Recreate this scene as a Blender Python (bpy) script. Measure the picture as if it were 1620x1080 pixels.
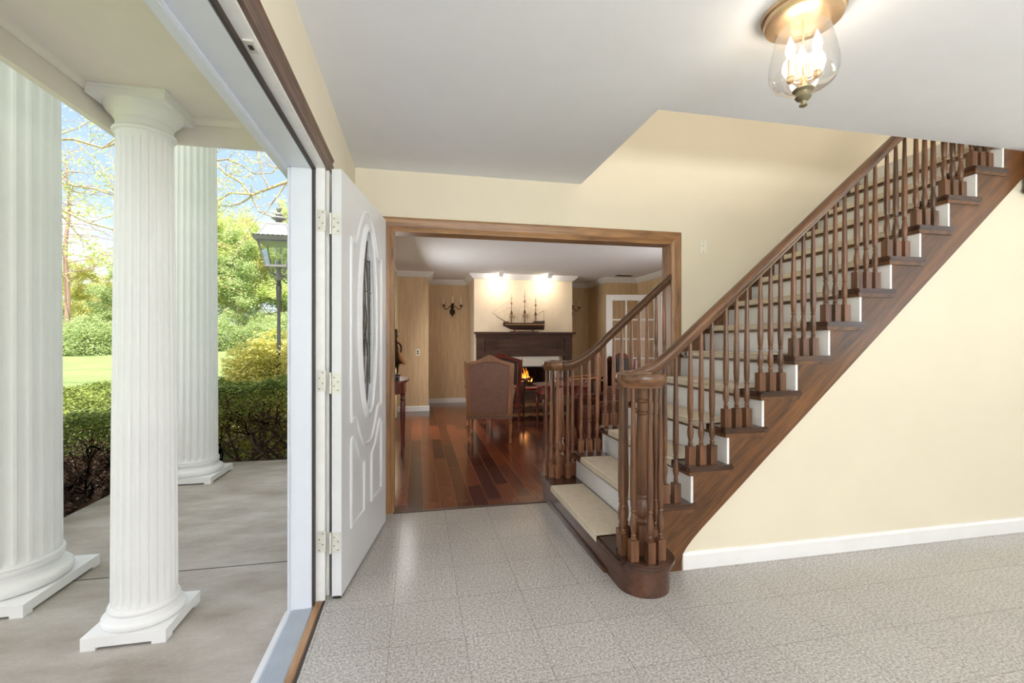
import bpy, bmesh, math, random
from math import sin, cos, pi, radians as R, sqrt, atan2
from mathutils import Vector, Matrix
random.seed(7)
S = bpy.context.scene
for o in list(bpy.data.objects): bpy.data.objects.remove(o)
C = S.collection

# ------------------------------------------------------------------ camera
cam = bpy.data.cameras.new('camera'); cam.lens = 16.0; cam.sensor_width = 36.0
cam.clip_start = 0.02; cam.clip_end = 500
co = bpy.data.objects.new('camera', cam); C.objects.link(co)
co.location = (0, 0, 1.22); co.rotation_euler = (R(90), 0, R(-11.7)); S.camera = co
S.view_settings.view_transform = 'Standard'; S.view_settings.look = 'None'
S.view_settings.exposure = 0.57; S.view_settings.gamma = 1.0; S.view_settings.use_curve_mapping = False

# ------------------------------------------------------------------ world: sky with drifting clouds
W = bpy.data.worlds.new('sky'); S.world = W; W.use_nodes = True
nt = W.node_tree; nt.nodes.clear()
N = nt.nodes.new; L = nt.links.new
tc = N('ShaderNodeTexCoord'); sep = N('ShaderNodeSeparateXYZ'); L(tc.outputs['Generated'], sep.inputs[0])
ramp = N('ShaderNodeValToRGB'); L(sep.outputs['Z'], ramp.inputs[0])
e = ramp.color_ramp.elements; e[0].position = 0.0; e[0].color = (.56, .70, .90, 1); e[1].position = .45; e[1].color = (.33, .48, .74, 1)
mp = N('ShaderNodeMapping'); mp.inputs['Scale'].default_value = (2.2, 2.2, 4.5); mp.inputs['Location'].default_value = (1.3, .2, .4)
L(tc.outputs['Generated'], mp.inputs[0])
nz = N('ShaderNodeTexNoise'); nz.inputs['Scale'].default_value = 1.6; nz.inputs['Detail'].default_value = 7; L(mp.outputs[0], nz.inputs[0])
cr = N('ShaderNodeValToRGB'); L(nz.outputs[0], cr.inputs[0]); ce = cr.color_ramp.elements
ce[0].position = .50; ce[0].color = (0, 0, 0, 1); ce[1].position = .62; ce[1].color = (1, 1, 1, 1)
mx = N('ShaderNodeMixRGB'); L(cr.outputs[0], mx.inputs[0]); L(ramp.outputs[0], mx.inputs[1]); mx.inputs[2].default_value = (.92, .93, .95, 1)
# unseen sky overhead and southward brightened to light the porch; north stays blue
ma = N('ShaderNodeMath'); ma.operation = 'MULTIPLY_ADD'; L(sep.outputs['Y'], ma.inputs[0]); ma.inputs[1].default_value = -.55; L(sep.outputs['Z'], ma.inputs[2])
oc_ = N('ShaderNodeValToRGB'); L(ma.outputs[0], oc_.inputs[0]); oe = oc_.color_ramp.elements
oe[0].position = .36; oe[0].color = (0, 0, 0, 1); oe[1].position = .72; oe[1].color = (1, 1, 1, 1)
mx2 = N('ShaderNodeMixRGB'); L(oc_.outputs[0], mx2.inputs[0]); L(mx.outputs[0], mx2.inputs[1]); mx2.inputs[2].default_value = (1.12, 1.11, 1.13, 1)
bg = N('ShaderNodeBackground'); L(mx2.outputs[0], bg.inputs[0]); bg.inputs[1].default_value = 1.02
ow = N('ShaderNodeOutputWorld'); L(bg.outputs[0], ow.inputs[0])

# ------------------------------------------------------------------ sun and large lights
def light(name, kind, loc, energy, color=(1, 1, 1), size=1, size_y=None, aim=None, label=None):
    l = bpy.data.lights.new(name, kind); l.energy = energy; l.color = color
    if kind == 'AREA':
        l.shape = 'RECTANGLE'; l.size = size; l.size_y = size_y or size
    elif kind in ('POINT', 'SPOT'): l.shadow_soft_size = size
    o = bpy.data.objects.new(name, l); C.objects.link(o); o.location = loc
    if aim is not None: o.rotation_euler = (Vector(aim)).to_track_quat('-Z', 'Y').to_euler()
    return o
sun = light('sun', 'SUN', (0, -20, 30), 6.0, (1, .96, .9), aim=(-.09, .42, -1)); sun.data.angle = R(.6)
# curtained living room window light, plus added fill lights with no seen source
light('fill_uplight_rear', 'AREA', (1.3, -2.93, 1.35), 280, (.97, .985, 1), 2.6, 1.9, aim=(0, 1, 8))  # added upward fill behind the camera, brightens the hall ceiling
light('fill_uplight_side', 'AREA', (6.43, -.4, 1.35), 50, (.97, .985, 1), 3.0, 1.9, aim=(-1, -.2, 3))  # added upward fill from the unseen right end of the hall
light('window_light_living', 'AREA', (-.36, 6.6, 1.30), 26, (1, .985, .96), 1.3, 1.5, aim=(1, -.1, -.35))
light('fill_light_living_east', 'AREA', (4.12, 4.9, 1.35), 22, (1, .985, .96), 1.3, 1.5, aim=(-1, 0, 0))  # added fill in front of the solid east wall, no window there
light('upstairs_fill_light', 'AREA', (3.2, -2.9, 3.9), 85, (1, .91, .79), 2.0, 1.6, aim=(0, 1, 0))  # added warm fill for the upper stair wall, no window there
light('study_point_light', 'POINT', (5.3, 6.9, 2.2), 30, (1, .86, .68), .1)  # warm point light, no fixture modelled in the study

# ------------------------------------------------------------------ materials
M = {}
def newmat(name):
    m = bpy.data.materials.new(name); m.use_nodes = True; M[name] = m
    n = m.node_tree; p = n.nodes['Principled BSDF']; return m, n, p
def srgb(r, g, b):
    f = lambda c: (c / 255 / 12.92) if c / 255 <= .04045 else ((c / 255 + .055) / 1.055) ** 2.4
    return (f(r), f(g), f(b), 1)
def coords(n, scale=(1, 1, 1), rot=(0, 0, 0), loc=(0, 0, 0)):
    t = n.nodes.new('ShaderNodeTexCoord'); m = n.nodes.new('ShaderNodeMapping')
    m.inputs['Scale'].default_value = scale; m.inputs['Rotation'].default_value = rot; m.inputs['Location'].default_value = loc
    n.links.new(t.outputs['Object'], m.inputs[0]); return m
def noise(n, vec, scale, detail=4, rough=.5):
    z = n.nodes.new('ShaderNodeTexNoise'); z.inputs['Scale'].default_value = scale; z.inputs['Detail'].default_value = detail
    z.inputs['Roughness'].default_value = rough
    if vec: n.links.new(vec, z.inputs[0])
    return z
def rmp(n, fac, stops):
    r = n.nodes.new('ShaderNodeValToRGB'); n.links.new(fac, r.inputs[0]); es = r.color_ramp.elements
    while len(es) < len(stops): es.new(.5)
    for el, (p, c) in zip(es, stops): el.position = p; el.color = c
    return r
def bump(n, p, h, strength, dist=.01):
    b = n.nodes.new('ShaderNodeBump'); b.inputs['Strength'].default_value = strength; b.inputs['Distance'].default_value = dist
    n.links.new(h, b.inputs['Height']); n.links.new(b.outputs[0], p.inputs['Normal'])
def plain(name, c, rough=.5, metal=0, var=0.06, vs=8, bm=0, spec=.5, emit=None, es=0):
    m, n, p = newmat(name)
    c1 = tuple(x * (1 - var) for x in c[:3]) + (1,); c2 = tuple(min(1, x * (1 + var)) for x in c[:3]) + (1,)
    cc = coords(n); z = noise(n, cc.outputs[0], vs, 3); r = rmp(n, z.outputs[0], [(.3, c1), (.7, c2)])
    n.links.new(r.outputs[0], p.inputs['Base Color'])
    p.inputs['Roughness'].default_value = rough; p.inputs['Metallic'].default_value = metal; p.inputs['Specular IOR Level'].default_value = spec
    if bm: bump(n, p, z.outputs[0], bm)
    if emit: p.inputs['Emission Color'].default_value = emit; p.inputs['Emission Strength'].default_value = es
    return m
def wood(name, dark, light_, axis='z', rough=.35, rot=(0, 0, 0), scale=1.0, coat=.2):
    m, n, p = newmat(name)
    s = {'x': (1.2, 14, 14), 'y': (14, 1.2, 14), 'z': (14, 14, 1.2)}[axis]; s = tuple(v * scale for v in s)
    c0 = coords(n, (1, 1, 1), rot); cc = n.nodes.new('ShaderNodeMapping'); cc.inputs['Scale'].default_value = s; n.links.new(c0.outputs[0], cc.inputs[0])
    z1 = noise(n, cc.outputs[0], 1.1, 6, .6); z1.inputs['Distortion'].default_value = 1.2
    z2 = noise(n, cc.outputs[0], 6, 4, .7)
    mxx = n.nodes.new('ShaderNodeMath'); mxx.operation = 'MULTIPLY_ADD'; n.links.new(z2.outputs[0], mxx.inputs[0]); mxx.inputs[1].default_value = .45
    n.links.new(z1.outputs[0], mxx.inputs[2])
    mid = tuple((a + b) / 2 for a, b in zip(dark, light_))
    r = rmp(n, mxx.outputs[0], [(.50, dark), (.70, mid), (.92, light_)])
    n.links.new(r.outputs[0], p.inputs['Base Color']); p.inputs['Roughness'].default_value = rough
    p.inputs['Coat Weight'].default_value = coat; p.inputs['Coat Roughness'].default_value = .2
    bump(n, p, z2.outputs[0], .12, .003)
    return m
def glass(name, tint=(1, 1, 1, 1), refl=.12, rough=.02, base=.04):
    m, n, p = newmat(name); n.nodes.remove(p)
    out = n.nodes['Material Output']
    t = n.nodes.new('ShaderNodeBsdfTransparent'); t.inputs[0].default_value = tint
    g = n.nodes.new('ShaderNodeBsdfGlossy'); g.inputs['Roughness'].default_value = rough
    lw = n.nodes.new('ShaderNodeLayerWeight'); lw.inputs[0].default_value = refl
    ma = n.nodes.new('ShaderNodeMath'); ma.operation = 'ADD'; ma.use_clamp = True; n.links.new(lw.outputs['Facing'], ma.inputs[0]); ma.inputs[1].default_value = base
    x = n.nodes.new('ShaderNodeMixShader'); n.links.new(ma.outputs[0], x.inputs[0]); n.links.new(t.outputs[0], x.inputs[1]); n.links.new(g.outputs[0], x.inputs[2])
    n.links.new(x.outputs[0], out.inputs[0]); return m
def emissive(name, c, s):
    m, n, p = newmat(name); p.inputs['Base Color'].default_value = c
    p.inputs['Emission Color'].default_value = c; p.inputs['Emission Strength'].default_value = s; return m
def leafmat(name, dark, light_, trans=.35):
    m, n, p = newmat(name); out = n.nodes['Material Output']
    g = n.nodes.new('ShaderNodeNewGeometry')
    r = rmp(n, g.outputs['Random Per Island'], [(0, dark), (1, light_)])
    n.links.new(r.outputs[0], p.inputs['Base Color']); p.inputs['Roughness'].default_value = .55; p.inputs['Specular IOR Level'].default_value = .25
    t = n.nodes.new('ShaderNodeBsdfTranslucent'); n.links.new(r.outputs[0], t.inputs[0])
    x = n.nodes.new('ShaderNodeMixShader'); x.inputs[0].default_value = trans
    n.links.new(p.outputs[0], x.inputs[1]); n.links.new(t.outputs[0], x.inputs[2]); n.links.new(x.outputs[0], out.inputs[0]); return m

plain('white_ceiling', srgb(237, 239, 244), .85, var=.01)
plain('cream_wall', srgb(232, 223, 201), .8, var=.015, vs=3)
plain('upper_wall', srgb(232, 214, 176), .8, var=.015, vs=3)
plain('white_trim', srgb(240, 240, 240), .35, var=.02)
plain('white_door', srgb(226, 227, 229), .3, var=.01)
plain('door_edge_white', srgb(245, 245, 243), .4, var=.03, vs=20)
plain('column_white', srgb(244, 243, 242), .5, var=.02, vs=5)
plain('porch_ceiling_paint', srgb(240, 232, 224), .7, var=.02)
plain('post_white', srgb(222, 227, 236), .35, var=.02)
plain('weatherstrip', srgb(62, 52, 48), .6)
plain('aluminium', srgb(200, 205, 212), .35, .5)
plain('hinge_metal', srgb(226, 224, 214), .35, .3, var=.06, vs=40)
plain('screw_metal', srgb(130, 126, 118), .4, .8)
plain('brass', srgb(190, 150, 88), .25, .95, var=.12)
plain('antique_brass', srgb(214, 186, 152), .34, .85, var=.12, vs=14)
plain('bronze', srgb(64, 50, 32), .4, .8, var=.2)
plain('black_metal', srgb(24, 22, 22), .4, .3)
plain('lamp_grey', srgb(148, 146, 148), .55, .2, var=.08)
plain('lamp_pole_dark', srgb(74, 72, 74), .55, .2, var=.08)
plain('leather_brown', srgb(140, 98, 82), .42, var=.12, vs=22, bm=.15)
plain('leather_russet', srgb(92, 50, 34), .42, var=.15, vs=22, bm=.1)
plain('leather_dark', srgb(50, 30, 22), .4, var=.15, vs=22, bm=.1)
plain('candle_white', srgb(240, 232, 214), .5)
plain('plastic_cream', srgb(238, 232, 214), .4)
plain('dark_slot', srgb(40, 34, 30), .6)
plain('marble', srgb(214, 208, 196), .25, var=.05, vs=6)
plain('firebrick', srgb(34, 30, 28), .85, var=.3, vs=16)
plain('log_bark', srgb(58, 38, 26), .9, var=.4, vs=30, bm=.4)
plain('curtain_cloth', srgb(236, 220, 180), .85, var=.05, vs=8)
plain('gold_leaf', srgb(206, 176, 104), .35, .7, var=.15, vs=20)
plain('sail_cloth', srgb(206, 190, 160), .9, var=.1)
plain('gilt_band', srgb(206, 150, 62), .45, .2, var=.25, vs=60)
plain('mulch', srgb(122, 92, 78), .95, var=.5, vs=30, bm=.6)
plain('book_red', srgb(120, 42, 34), .6); plain('book_tan', srgb(150, 110, 66), .6); plain('book_green', srgb(50, 62, 44), .6)
plain('backdrop_siding', srgb(232, 232, 228), .7, var=.03)
plain('roof_shingle', srgb(120, 112, 106), .9, var=.2, vs=10)
glass('clear_glass', (1, 1, 1, 1), .03, .02, .004)
glass('bell_glass', (1, .985, .965, 1), .22, .02, .03)
glass('leaded_glass', (.62, .64, .66, 1), .3, .12, .12)
glass('lantern_glass', (.93, .95, .97, 1), .3, .05, .1)
glass('fire_glass', (.9, .9, .9, 1), .2, .03, .03)
emissive('bulb_glow', (1, .90, .74, 1), 7)
emissive('spot_glow', (1, .93, .8, 1), 25)
# living flames: hot yellow core to orange
m, n, p = newmat('flame')
g = n.nodes.new('ShaderNodeNewGeometry'); cc = coords(n, (1, 1, 1)); sp = n.nodes.new('ShaderNodeSeparateXYZ'); n.links.new(cc.outputs[0], sp.inputs[0])
r = rmp(n, sp.outputs['Z'], [(0, (1, .62, .16, 1)), (.2, (1, .24, .02, 1))])
n.links.new(r.outputs[0], p.inputs['Emission Color']); p.inputs['Emission Strength'].default_value = 2.6; p.inputs['Base Color'].default_value = (.1, .02, 0, 1)

SD, SL = srgb(46, 27, 17), srgb(128, 84, 54)
wood('stair_wood', SD, SL, 'z')
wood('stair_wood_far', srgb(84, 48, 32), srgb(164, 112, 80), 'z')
wood('rail_wood', srgb(50, 30, 18), srgb(120, 82, 54), 'x', .28, (0, R(41), 0))
wood('stringer_wood', srgb(48, 27, 13), srgb(124, 80, 42), 'x', .4, (0, R(41.7), 0), .9)
wood('tread_wood', srgb(42, 26, 18), srgb(88, 56, 40), 'x', .25)
wood('curtail_wood', srgb(42, 25, 18), srgb(102, 64, 46), 'y', .3)
wood('volute_wood', srgb(58, 34, 20), srgb(138, 94, 60), 'x', .25)
wood('casing_wood', srgb(104, 68, 34), srgb(178, 130, 80), 'x', .4)
wood('casing_wood_upright', srgb(104, 68, 34), srgb(178, 130, 80), 'z', .4)
wood('entry_casing', srgb(62, 44, 36), srgb(128, 100, 82), 'y', .5)
wood('sill_wood', srgb(116, 78, 44), srgb(190, 150, 108), 'y', .5)
wood('mantel_wood', srgb(46, 27, 17), srgb(84, 54, 37), 'x', .65, coat=0)
wood('mahogany', srgb(52, 18, 12), srgb(120, 50, 34), 'z', .25)
wood('chair_wood', srgb(128, 76, 44), srgb(188, 130, 82), 'z', .35)
wood('bookcase_wood', srgb(110, 60, 22), srgb(178, 110, 50), 'z', .4)
wood('ship_wood', srgb(56, 30, 16), srgb(110, 66, 36), 'x', .5, scale=4)
wood('bark', srgb(140, 116, 92), srgb(208, 188, 156), 'z', .9, coat=0)
wood('dark_bark', srgb(50, 38, 32), srgb(108, 86, 70), 'z', .9, coat=0)
leafmat('leaf_spring', srgb(176, 196, 110), srgb(236, 240, 168), .45)
leafmat('leaf_yellow', srgb(200, 200, 124), srgb(244, 240, 178), .45)
leafmat('leaf_green', srgb(138, 164, 104), srgb(214, 224, 164), .4)
leafmat('leaf_fresh', srgb(150, 174, 112), srgb(226, 232, 176), .4)
leafmat('leaf_yew', srgb(66, 88, 42), srgb(178, 190, 98), .3)
leafmat('leaf_gold', srgb(206, 202, 110), srgb(252, 246, 170), .35)
leafmat('leaf_brown', srgb(84, 60, 46), srgb(186, 150, 122), .2)

# living room grasscloth
m, n, p = newmat('grasscloth'); cc = coords(n, (16, 16, 1.2)); z = noise(n, cc.outputs[0], 2, 5, .7); r = rmp(n, z.outputs[0], [(.3, srgb(202, 172, 132)), (.7, srgb(226, 199, 162))])
n.links.new(r.outputs[0], p.inputs['Base Color']); p.inputs['Roughness'].default_value = .8; bump(n, p, z.outputs[0], .1, .004)
# foyer speckled tile
m, n, p = newmat('speckled_tile'); cc = coords(n, (1, 1, 1)); bt = n.nodes.new('ShaderNodeTexBrick')
mp2 = coords(n, (1, 1, 1), (0, 0, 0), (-.19 + .302 * 20, -1.876 + .302 * 20, 0))
n.links.new(mp2.outputs[0], bt.inputs[0]); bt.offset = 0; bt.squash = 1
for k, v in (('Scale', 1), ('Mortar Size', .0011), ('Mortar Smooth', .1), ('Brick Width', .302), ('Row Height', .302), ('Bias', 0)): bt.inputs[k].default_value = v
bt.inputs['Color1'].default_value = (.94, .94, .94, 1); bt.inputs['Color2'].default_value = (1, 1, 1, 1); bt.inputs['Mortar'].default_value = (.52, .50, .48, 1)
z1 = noise(n, cc.outputs[0], 105, 3, .7); z2 = noise(n, cc.outputs[0], 230, 2, .6); z3 = noise(n, cc.outputs[0], 3, 3)
r1 = rmp(n, z1.outputs[0], [(.34, srgb(150, 144, 139)), (.5, srgb(188, 183, 178)), (.66, srgb(220, 217, 213))])
r2 = rmp(n, z2.outputs[0], [(.36, (.76, .75, .74, 1)), (.46, (1, 1, 1, 1))])
r3 = rmp(n, z3.outputs[0], [(.3, (.93, .93, .92, 1)), (.7, (1, 1, 1, 1))])
def mul(n, a, b):
    x = n.nodes.new('ShaderNodeMixRGB'); x.blend_type = 'MULTIPLY'; x.inputs[0].default_value = 1; n.links.new(a, x.inputs[1]); n.links.new(b, x.inputs[2]); return x.outputs[0]
c = mul(n, mul(n, mul(n, r1.outputs[0], r2.outputs[0]), bt.outputs[0]), r3.outputs[0]); n.links.new(c, p.inputs['Base Color'])
p.inputs['Roughness'].default_value = .2; p.inputs['Specular IOR Level'].default_value = .4; bump(n, p, z3.outputs[0], .05, .01)
# living room planks (along y)
m, n, p = newmat('plank_floor'); mp2 = coords(n, (1, 1, 1), (0, 0, R(90)), (12.04, 10, 0)); bt = n.nodes.new('ShaderNodeTexBrick'); n.links.new(mp2.outputs[0], bt.inputs[0])
bt.offset = .37; bt.offset_frequency = 2
for k, v in (('Scale', 1), ('Mortar Size', .0018), ('Mortar Smooth', .1), ('Brick Width', .95), ('Row Height', .121), ('Bias', -.1)): bt.inputs[k].default_value = v
bt.inputs['Color1'].default_value = srgb(66, 30, 20); bt.inputs['Color2'].default_value = srgb(142, 74, 44); bt.inputs['Mortar'].default_value = srgb(150, 104, 80)
cc = coords(n, (30, 2, 1)); z = noise(n, cc.outputs[0], 2.2, 5, .65); r = rmp(n, z.outputs[0], [(.3, (.7, .68, .66, 1)), (.7, (1, 1, 1, 1))])
n.links.new(mul(n, bt.outputs[0], r.outputs[0]), p.inputs['Base Color']); p.inputs['Roughness'].default_value = .2; p.inputs['Coat Weight'].default_value = .1; p.inputs['Coat Roughness'].default_value = .08
# porch concrete
m, n, p = newmat('concrete'); cc = coords(n, (1, 2.2, 1), (0, 0, R(20))); z = noise(n, cc.outputs[0], 2.2, 6, .6); z2 = noise(n, cc.outputs[0], 60, 3)
r = rmp(n, z.outputs[0], [(.3, srgb(158, 147, 136)), (.55, srgb(182, 174, 165)), (.75, srgb(202, 198, 193))]); r2 = rmp(n, z2.outputs[0], [(.3, (.9, .9, .9, 1)), (.6, (1, 1, 1, 1))])
n.links.new(mul(n, r.outputs[0], r2.outputs[0]), p.inputs['Base Color']); p.inputs['Roughness'].default_value = .8; bump(n, p, z2.outputs[0], .1, .003)
# carpet
m, n, p = newmat('beige_carpet'); cc = coords(n); z = noise(n, cc.outputs[0], 340, 2); vv = n.nodes.new('ShaderNodeTexVoronoi'); vv.inputs['Scale'].default_value = 15; n.links.new(cc.outputs[0], vv.inputs[0])
r = rmp(n, z.outputs[0], [(.35, srgb(204, 188, 162)), (.65, srgb(236, 226, 208))]); r2 = rmp(n, vv.outputs['Distance'], [(.1, (.93, .92, .9, 1)), (.5, (1, 1, 1, 1))])
n.links.new(mul(n, r.outputs[0], r2.outputs[0]), p.inputs['Base Color']); p.inputs['Roughness'].default_value = .95; bump(n, p, z.outputs[0], .5, .004)
# lawn
m, n, p = newmat('grass'); cc = coords(n); z = noise(n, cc.outputs[0], .5, 6, .7); z2 = noise(n, cc.outputs[0], 40, 4, .8)
r = rmp(n, z.outputs[0], [(.3, srgb(118, 138, 78)), (.7, srgb(150, 166, 102))]); r2 = rmp(n, z2.outputs[0], [(.3, (.75, .8, .7, 1)), (.6, (1, 1, 1, 1))])
n.links.new(mul(n, r.outputs[0], r2.outputs[0]), p.inputs['Base Color']); p.inputs['Roughness'].default_value = .9; bump(n, p, z2.outputs[0], .4, .03)

# ------------------------------------------------------------------ mesh helpers
def bmn(): return bmesh.new()
def bx(bm, x0, x1, y0, y1, z0, z1):
    vs = [bm.verts.new(v) for v in ((x0, y0, z0), (x1, y0, z0), (x1, y1, z0), (x0, y1, z0), (x0, y0, z1), (x1, y0, z1), (x1, y1, z1), (x0, y1, z1))]
    for f in ((0, 3, 2, 1), (4, 5, 6, 7), (0, 1, 5, 4), (1, 2, 6, 5), (2, 3, 7, 6), (3, 0, 4, 7)): bm.faces.new([vs[i] for i in f])
    return bm
def lathe(bm, prof, cx=0, cy=0, seg=20, z0=0, cap=True):
    rings = []
    for r, z in prof: rings.append([bm.verts.new((cx + r * cos(2 * pi * i / seg), cy + r * sin(2 * pi * i / seg), z0 + z)) for i in range(seg)])
    for a, b in zip(rings, rings[1:]):
        for i in range(seg): bm.faces.new((a[i], a[(i + 1) % seg], b[(i + 1) % seg], b[i]))
    if cap:
        bm.faces.new(rings[0][::-1]); bm.faces.new(rings[-1])
    return bm
def tube(bm, pts, rad, seg=8, cap=True):
    pts = [Vector(p) for p in pts]; n_ = len(pts)
    rr = rad if isinstance(rad, (list, tuple)) else [rad] * n_
    up = Vector((0, 0, 1)); rings = []; prev = None
    for i, p_ in enumerate(pts):
        t = (pts[min(i + 1, n_ - 1)] - pts[max(i - 1, 0)])
        if t.length < 1e-9: t = Vector((0, 0, 1))
        t.normalize()
        if prev is None:
            a = t.cross(up if abs(t.z) < .95 else Vector((1, 0, 0))).normalized()
        else:
            a = prev - t * prev.dot(t)
            a = a.normalized() if a.length > 1e-6 else t.orthogonal().normalized()
        prev = a; b = t.cross(a)
        rings.append([bm.verts.new(p_ + (a * cos(2 * pi * k / seg) + b * sin(2 * pi * k / seg)) * rr[i]) for k in range(seg)])
    for a, b in zip(rings, rings[1:]):
        for k in range(seg): bm.faces.new((a[k], a[(k + 1) % seg], b[(k + 1) % seg], b[k]))
    if cap: bm.faces.new(rings[0][::-1]); bm.faces.new(rings[-1])
    return bm
def prism(bm, poly, a0, a1, axis='y'):
    def P(u, v, a): return {'y': (u, a, v), 'z': (u, v, a), 'x': (a, u, v)}[axis]
    A = [bm.verts.new(P(u, v, a0)) for u, v in poly]; B = [bm.verts.new(P(u, v, a1)) for u, v in poly]
    bm.faces.new(A); bm.faces.new(B[::-1]); k = len(poly)
    for i in range(k): bm.faces.new((A[i], B[i], B[(i + 1) % k], A[(i + 1) % k]))
    return bm
def sweep(bm, path, prof, closed=False):
    """path [(x,y)], prof [(outward, z)] closed polygon; outward = left of travel direction"""
    k = len(path); rings = []
    for i, p_ in enumerate(path):
        p_ = Vector(p_)
        d1 = (p_ - Vector(path[i - 1])).normalized() if (i > 0 or closed) else None
        d2 = (Vector(path[(i + 1) % k]) - p_).normalized() if (i < k - 1 or closed) else None
        if d1 is None: d1 = d2
        if d2 is None: d2 = d1
        n1 = Vector((-d1.y, d1.x)); n2 = Vector((-d2.y, d2.x)); m_ = (n1 + n2)
        m_ = m_.normalized() if m_.length > 1e-6 else n1; s_ = 1 / max(.25, m_.dot(n1))
        rings.append([bm.verts.new((p_.x + m_.x * d * s_, p_.y + m_.y * d * s_, z)) for d, z in prof])
    q = len(prof); pr = list(zip(rings, rings[1:])) + ([(rings[-1], rings[0])] if closed else [])
    for a, b in pr:
        for i in range(q): bm.faces.new((a[i], a[(i + 1) % q], b[(i + 1) % q], b[i]))
    if not closed: bm.faces.new(rings[0]); bm.faces.new(rings[-1][::-1])
    return bm
def rail_sweep(bm, pts, prof):
    """pts 3D path, prof [(side, up)] closed"""
    pts = [Vector(p_) for p_ in pts]; rings = []
    for i, p_ in enumerate(pts):
        t = (pts[min(i + 1, len(pts) - 1)] - pts[max(i - 1, 0)]).normalized()
        s_ = t.cross(Vector((0, 0, 1))).normalized()
        rings.append([bm.verts.new(p_ + s_ * a + Vector((0, 0, 1)) * b) for a, b in prof])
    q = len(prof)
    for a, b in zip(rings, rings[1:]):
        for i in range(q): bm.faces.new((a[i], a[(i + 1) % q], b[(i + 1) % q], b[i]))
    bm.faces.new(rings[0][::-1]); bm.faces.new(rings[-1]); return bm
def xf(bm, mat): bmesh.ops.transform(bm, matrix=mat, verts=bm.verts); return bm
def obj(name, bm, mat, parent=None, smooth=False, bevel=0, local=False, auto=35):
    """mesh given in world coordinates unless local; parented parts are moved into the parent's frame"""
    bmesh.ops.recalc_face_normals(bm, faces=bm.faces)
    if bevel:
        bmesh.ops.bevel(bm, geom=[e_ for e_ in bm.edges if e_.calc_length() > bevel * 2.2 and len(e_.link_faces) == 2 and e_.calc_face_angle(0) > .6], offset=bevel, segments=2, affect='EDGES')
    me = bpy.data.meshes.new(name); 
    o = bpy.data.objects.new(name, me); C.objects.link(o)
    if parent is not None:
        o.parent = parent
        if not local:
            p_ = parent; off = Vector((0, 0, 0))
            while p_ is not None: off += Vector(p_.location); p_ = p_.parent
            bmesh.ops.translate(bm, vec=-off, verts=bm.verts)
    bm.to_mesh(me); bm.free()
    me.materials.append(M[mat] if isinstance(mat, str) else mat)
    if smooth:
        me.polygons.foreach_set('use_smooth', [True] * len(me.polygons))
        try: me.set_sharp_from_angle(angle=R(auto))
        except Exception: pass
    return o
def pyobj(name, verts, faces, mat, parent=None):
    me = bpy.data.meshes.new(name); me.from_pydata(verts, [], faces); me.materials.append(M[mat]); me.update()
    o = bpy.data.objects.new(name, me); C.objects.link(o); o.parent = parent; return o
def tag(o, label, cat, group=None, kind=None):
    o['label'] = label; o['category'] = cat
    if group: o['group'] = group
    if kind: o['kind'] = kind
    return o
def thing(name, label, cat, loc=(0, 0, 0), rz=0, group=None, kind=None):
    o = bpy.data.objects.new(name, None); C.objects.link(o); o.location = loc; o.rotation_euler = (0, 0, rz); o.empty_display_size = .1
    if kind: o['kind'] = kind
    if label: o['label'] = label
    if cat: o['category'] = cat
    if group: o['group'] = group
    return o
def struct(name, bm, mat, label=None, cat=None, **k):
    o = obj(name, bm, mat, **k); o['kind'] = 'structure'
    if label: o['label'] = label
    if cat: o['category'] = cat
    return o
def copy_tree(o, parent=None):
    c_ = o.copy(); C.objects.link(c_)
    if parent is not None: c_.parent = parent
    for ch in list(o.children): copy_tree(ch, c_)
    return c_
def arc(cx, cy, r, a0, a1, k=16): return [(cx + r * cos(R(a0 + (a1 - a0) * i / k)), cy + r * sin(R(a0 + (a1 - a0) * i / k))) for i in range(k + 1)]

# ------------------------------------------------------------------ room shell
H = 2.44
struct('floor', bx(bmn(), -.425, 6.5, -3, 3.345, -.06, 0), 'speckled_tile', 'grey speckled square floor tiles of the entrance hall', 'floor')
struct('floor', bx(bmn(), -.6, 4.3, 3.345, 9.3, -.06, -.001), 'plank_floor', 'dark red glossy wood plank floor of the living room', 'floor')
struct('floor', bx(bmn(), 4.3, 7.2, 5, 9.6, -.06, -.002), 'plank_floor', 'dark plank floor of the far study', 'floor')
bm = bmn(); bx(bm, -.6, 6.6, -3, 2.19, H, 2.70); bx(bm, -.6, 1.24, 2.19, 3.35, H, 2.70); bx(bm, 3.99, 6.6, 2.19, 3.35, H, 2.70)
struct('ceiling', bm, 'white_ceiling', 'white entrance hall ceiling with cut-out above the stairs', 'ceiling')
struct('ceiling', bx(bmn(), -.6, 7.2, 3.47, 9.6, H, 2.70), 'white_ceiling', 'white living room ceiling beyond the opening', 'ceiling')
struct('ceiling', bx(bmn(), -.6, 6.6, -3, 3.47, 5.1, 5.3), 'white_ceiling')
# left wall
bm = bmn()
bx(bm, -.585, -.43, -3, .43, -.3, 5.6); bx(bm, -.585, -.43, .43, 2.30, 2.085, 5.6); bx(bm, -.585, -.43, 2.30, 3.40, -.3, 5.6)
struct('wall_left', bm, 'cream_wall', 'cream wall around the front doorway', 'wall')
bm = bmn()
bx(bm, -.60, -.44, 3.40, 5.9, -.3, 5.6); bx(bm, -.60, -.44, 7.3, 9.3, -.3, 5.6); bx(bm, -.60, -.44, 5.9, 7.3, -.3, .5); bx(bm, -.60, -.44, 5.9, 7.3, 2.1, 5.6)
struct('wall_left_living', bm, 'grasscloth')
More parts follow.
